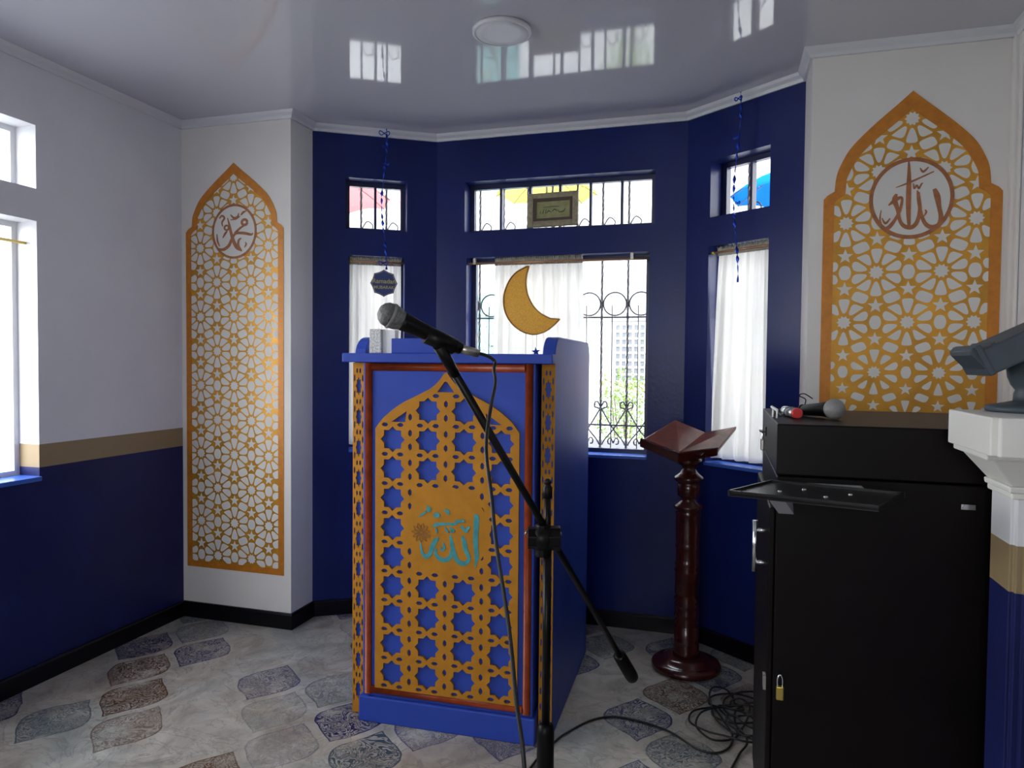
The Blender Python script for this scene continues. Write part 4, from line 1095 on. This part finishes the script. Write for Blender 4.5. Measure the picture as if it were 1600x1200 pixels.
def shrub(name, label, c, r, hgt, n, m, stem=True, seed=1):
    rnd = random.Random(seed); t = thing(name, label, 'shrub', (c[0], c[1], -.30))
    mb = MB()
    for i in range(n):
        u, v = rnd.random()*2*PI, math.acos(2*rnd.random()-1); q = rnd.random()**.4
        p = Vector((c[0]+r*q*math.sin(v)*math.cos(u), c[1]+r*q*math.sin(v)*math.sin(u), c[2]+hgt*q*math.cos(v)))
        a = Vector((rnd.uniform(-1, 1), rnd.uniform(-1, 1), rnd.uniform(-.3, 1))).normalized(); b = a.cross(Vector((rnd.random(), rnd.random(), rnd.random()))).normalized()
        L_ = rnd.uniform(.03, .06)
        mb.add([p, p+a*L_*.5+b*L_*.22, p+a*L_, p+a*L_*.5-b*L_*.22], [(0, 1, 2, 3)])
    o = mb.build('foliage', m, t)
    mb = MB()
    for k in range(5): mb.cyl((c[0]+rnd.uniform(-.05, .05), c[1], -.30), (c[0]+rnd.uniform(-.6, .6)*r, c[1]+rnd.uniform(-.4, .4)*r, c[2]+hgt*.4), .014, .006, 7)
    mb.build('stems', 'bark', t)
shrub('shrub', 'bright green shrub across the street below the gridded window', (-.92, 7.2, .72), .34, .52, 1500, 'leaf', seed=3)
shrub('shrub', 'grey green shrub outside the left edge of the middle window', (-2.12, 6.0, 1.0), .42, .75, 1400, 'leaf_dull', seed=5)
mb = MB(); mb.box(-2.45, -2.02, 6.9, 7.0, -.30, 1.95); tag(mb.build('street_sign', 'dust', at=(-2.23, 6.95, -.3)), 'turquoise panel beyond the grey green shrub', 'panel')

def umbrella(c, r, m, label, seed):
    t = thing('umbrella', label, 'umbrella', c, group=None)
    n = 8; mb = MB(); vs = [Vector((c[0], c[1], c[2]+r*.42))]; rings_ = 5
    for j in range(1, rings_+1):
        v = j/rings_
        for i in range(n*4):
            q = 2*PI*i/(n*4)+.2; sag = (1-abs(math.cos(q*4-.8)))*.0
            k = abs(math.sin((q-.2)*4)); rr = r*v*(1-.05*k*v)
            vs.append(Vector((c[0]+rr*math.cos(q), c[1]+rr*math.sin(q), c[2]+r*.42*(1-v**1.8)+.05*r*k*v)))
    N_ = n*4
    fs = [(0, 1+i, 1+(i+1) % N_) for i in range(N_)]+[(1+j*N_+i, 1+(j+1)*N_+i, 1+(j+1)*N_+(i+1) % N_, 1+j*N_+(i+1) % N_) for j in range(rings_-1) for i in range(N_)]
    mb.add(vs, fs, True); mb.build('canopy', m, t, solid=.001)
    for i in range(n):
        q = 2*PI*i/n+.2; P_ = [(c[0]+r*v*math.cos(q), c[1]+r*v*math.sin(q), c[2]+r*.42*(1-v**1.8)-.006) for v in (0, .25, .5, .75, 1)]
        mb = MB(); mb.tube(P_, .003, 5); mb.build('rib', 'iron', t)
    mb = MB(); mb.cyl((c[0], c[1], c[2]+r*.46), (c[0], c[1], c[2]-.30), .006, n=8)
    mb.tube(smooth3([(c[0], c[1], c[2]-.30), (c[0], c[1], c[2]-.35), (c[0]+.03, c[1], c[2]-.37), (c[0]+.06, c[1], c[2]-.34)], 4), .008, 8); mb.build('shaft', 'iron', t)
    mb = MB(); mb.tube([(c[0], c[1], c[2]+r*.46), (c[0], c[1]+.02, c[2]+r*.46+1.2)], .002, 5); mb.build('hanging_wire', 'iron', t)
umbrella((-2.60, 4.35, 2.36), .42, 'umb_red', 'red umbrella hanging outside behind the left transom', 1)
umbrella((-1.14, 4.62, 2.37), .34, 'umb_yellow', 'yellow umbrella hanging outside behind the middle transom', 2)
umbrella((.42, 5.0, 2.36), .40, 'umb_blue', 'blue umbrella hanging outside behind the right transom', 3)

# ------------------------------------------------------------------ light
w = bpy.data.worlds.new('overcast_sky'); SC.world = w; w.use_nodes = True
nt = w.node_tree; bg = nt.nodes['Background']; 
tc = nt.nodes.new('ShaderNodeTexCoord'); sp = nt.nodes.new('ShaderNodeSeparateXYZ'); rp = nt.nodes.new('ShaderNodeValToRGB')
nt.links.new(tc.outputs['Generated'], sp.inputs[0]); nt.links.new(sp.outputs[2], rp.inputs[0]); nt.links.new(rp.outputs[0], bg.inputs[0])
rp.color_ramp.elements[0].color = (.98, .98, .99, 1); rp.color_ramp.elements[1].color = (.88, .93, 1, 1)
bg.inputs[1].default_value = 12

def portal(name, c, n, sx, sy):
    l = bpy.data.lights.new(name, 'AREA'); l.shape = 'RECTANGLE'; l.size = sx; l.size_y = sy; l.energy = 1
    l.cycles.is_portal = True
    o = bpy.data.objects.new(name, l); C.objects.link(o); o.location = c
    o.rotation_euler = Vector(n).to_track_quat('-Z', 'Y').to_euler()
def pw(PP, s0, s1, z0, z1, n, t=.14):
    c = PP((s0+s1)/2, t, (z0+z1)/2); portal('window_portal', c, n, s1-s0+.02, z1-z0+.02)
pw(P1, .15, .46, W0, T1, bn); pw(P2, .15, 1.09, W0, T1, (0, -1, 0)); pw(P3, .12, .44, W0, T1, (-ed.y*-1 if False else ed.y, -ed.x, 0))
portal('window_portal', (XL-.17, 1.425, 1.47), (1, 0, 0), 1.4, 1.4)
portal('window_portal', (XL-.17, -1.4, 1.47), (1, 0, 0), .64, 1.4)
portal('window_portal', (-.46, YB-.15, 1.52), (0, 1, 0), 1.05, 1.3)

for o in bpy.data.objects:
    k = o.name.split('.')[0]
    gname = {'curtain': 'sheer curtains in the bay windows', 'curtain_rod': 'curtain rods', 'window_grille': 'iron grilles outside the bay', 'umbrella': 'umbrellas hanging outside',
             'foil_ribbon': 'blue foil ribbons', 'painted_arch': 'painted gold arches', 'shrub': 'shrubs outside'}.get(k)
    if gname and 'label' in o: o['group'] = gname
# tidy helper properties
for o in bpy.data.objects:
    if '_o' in o: del o['_o']
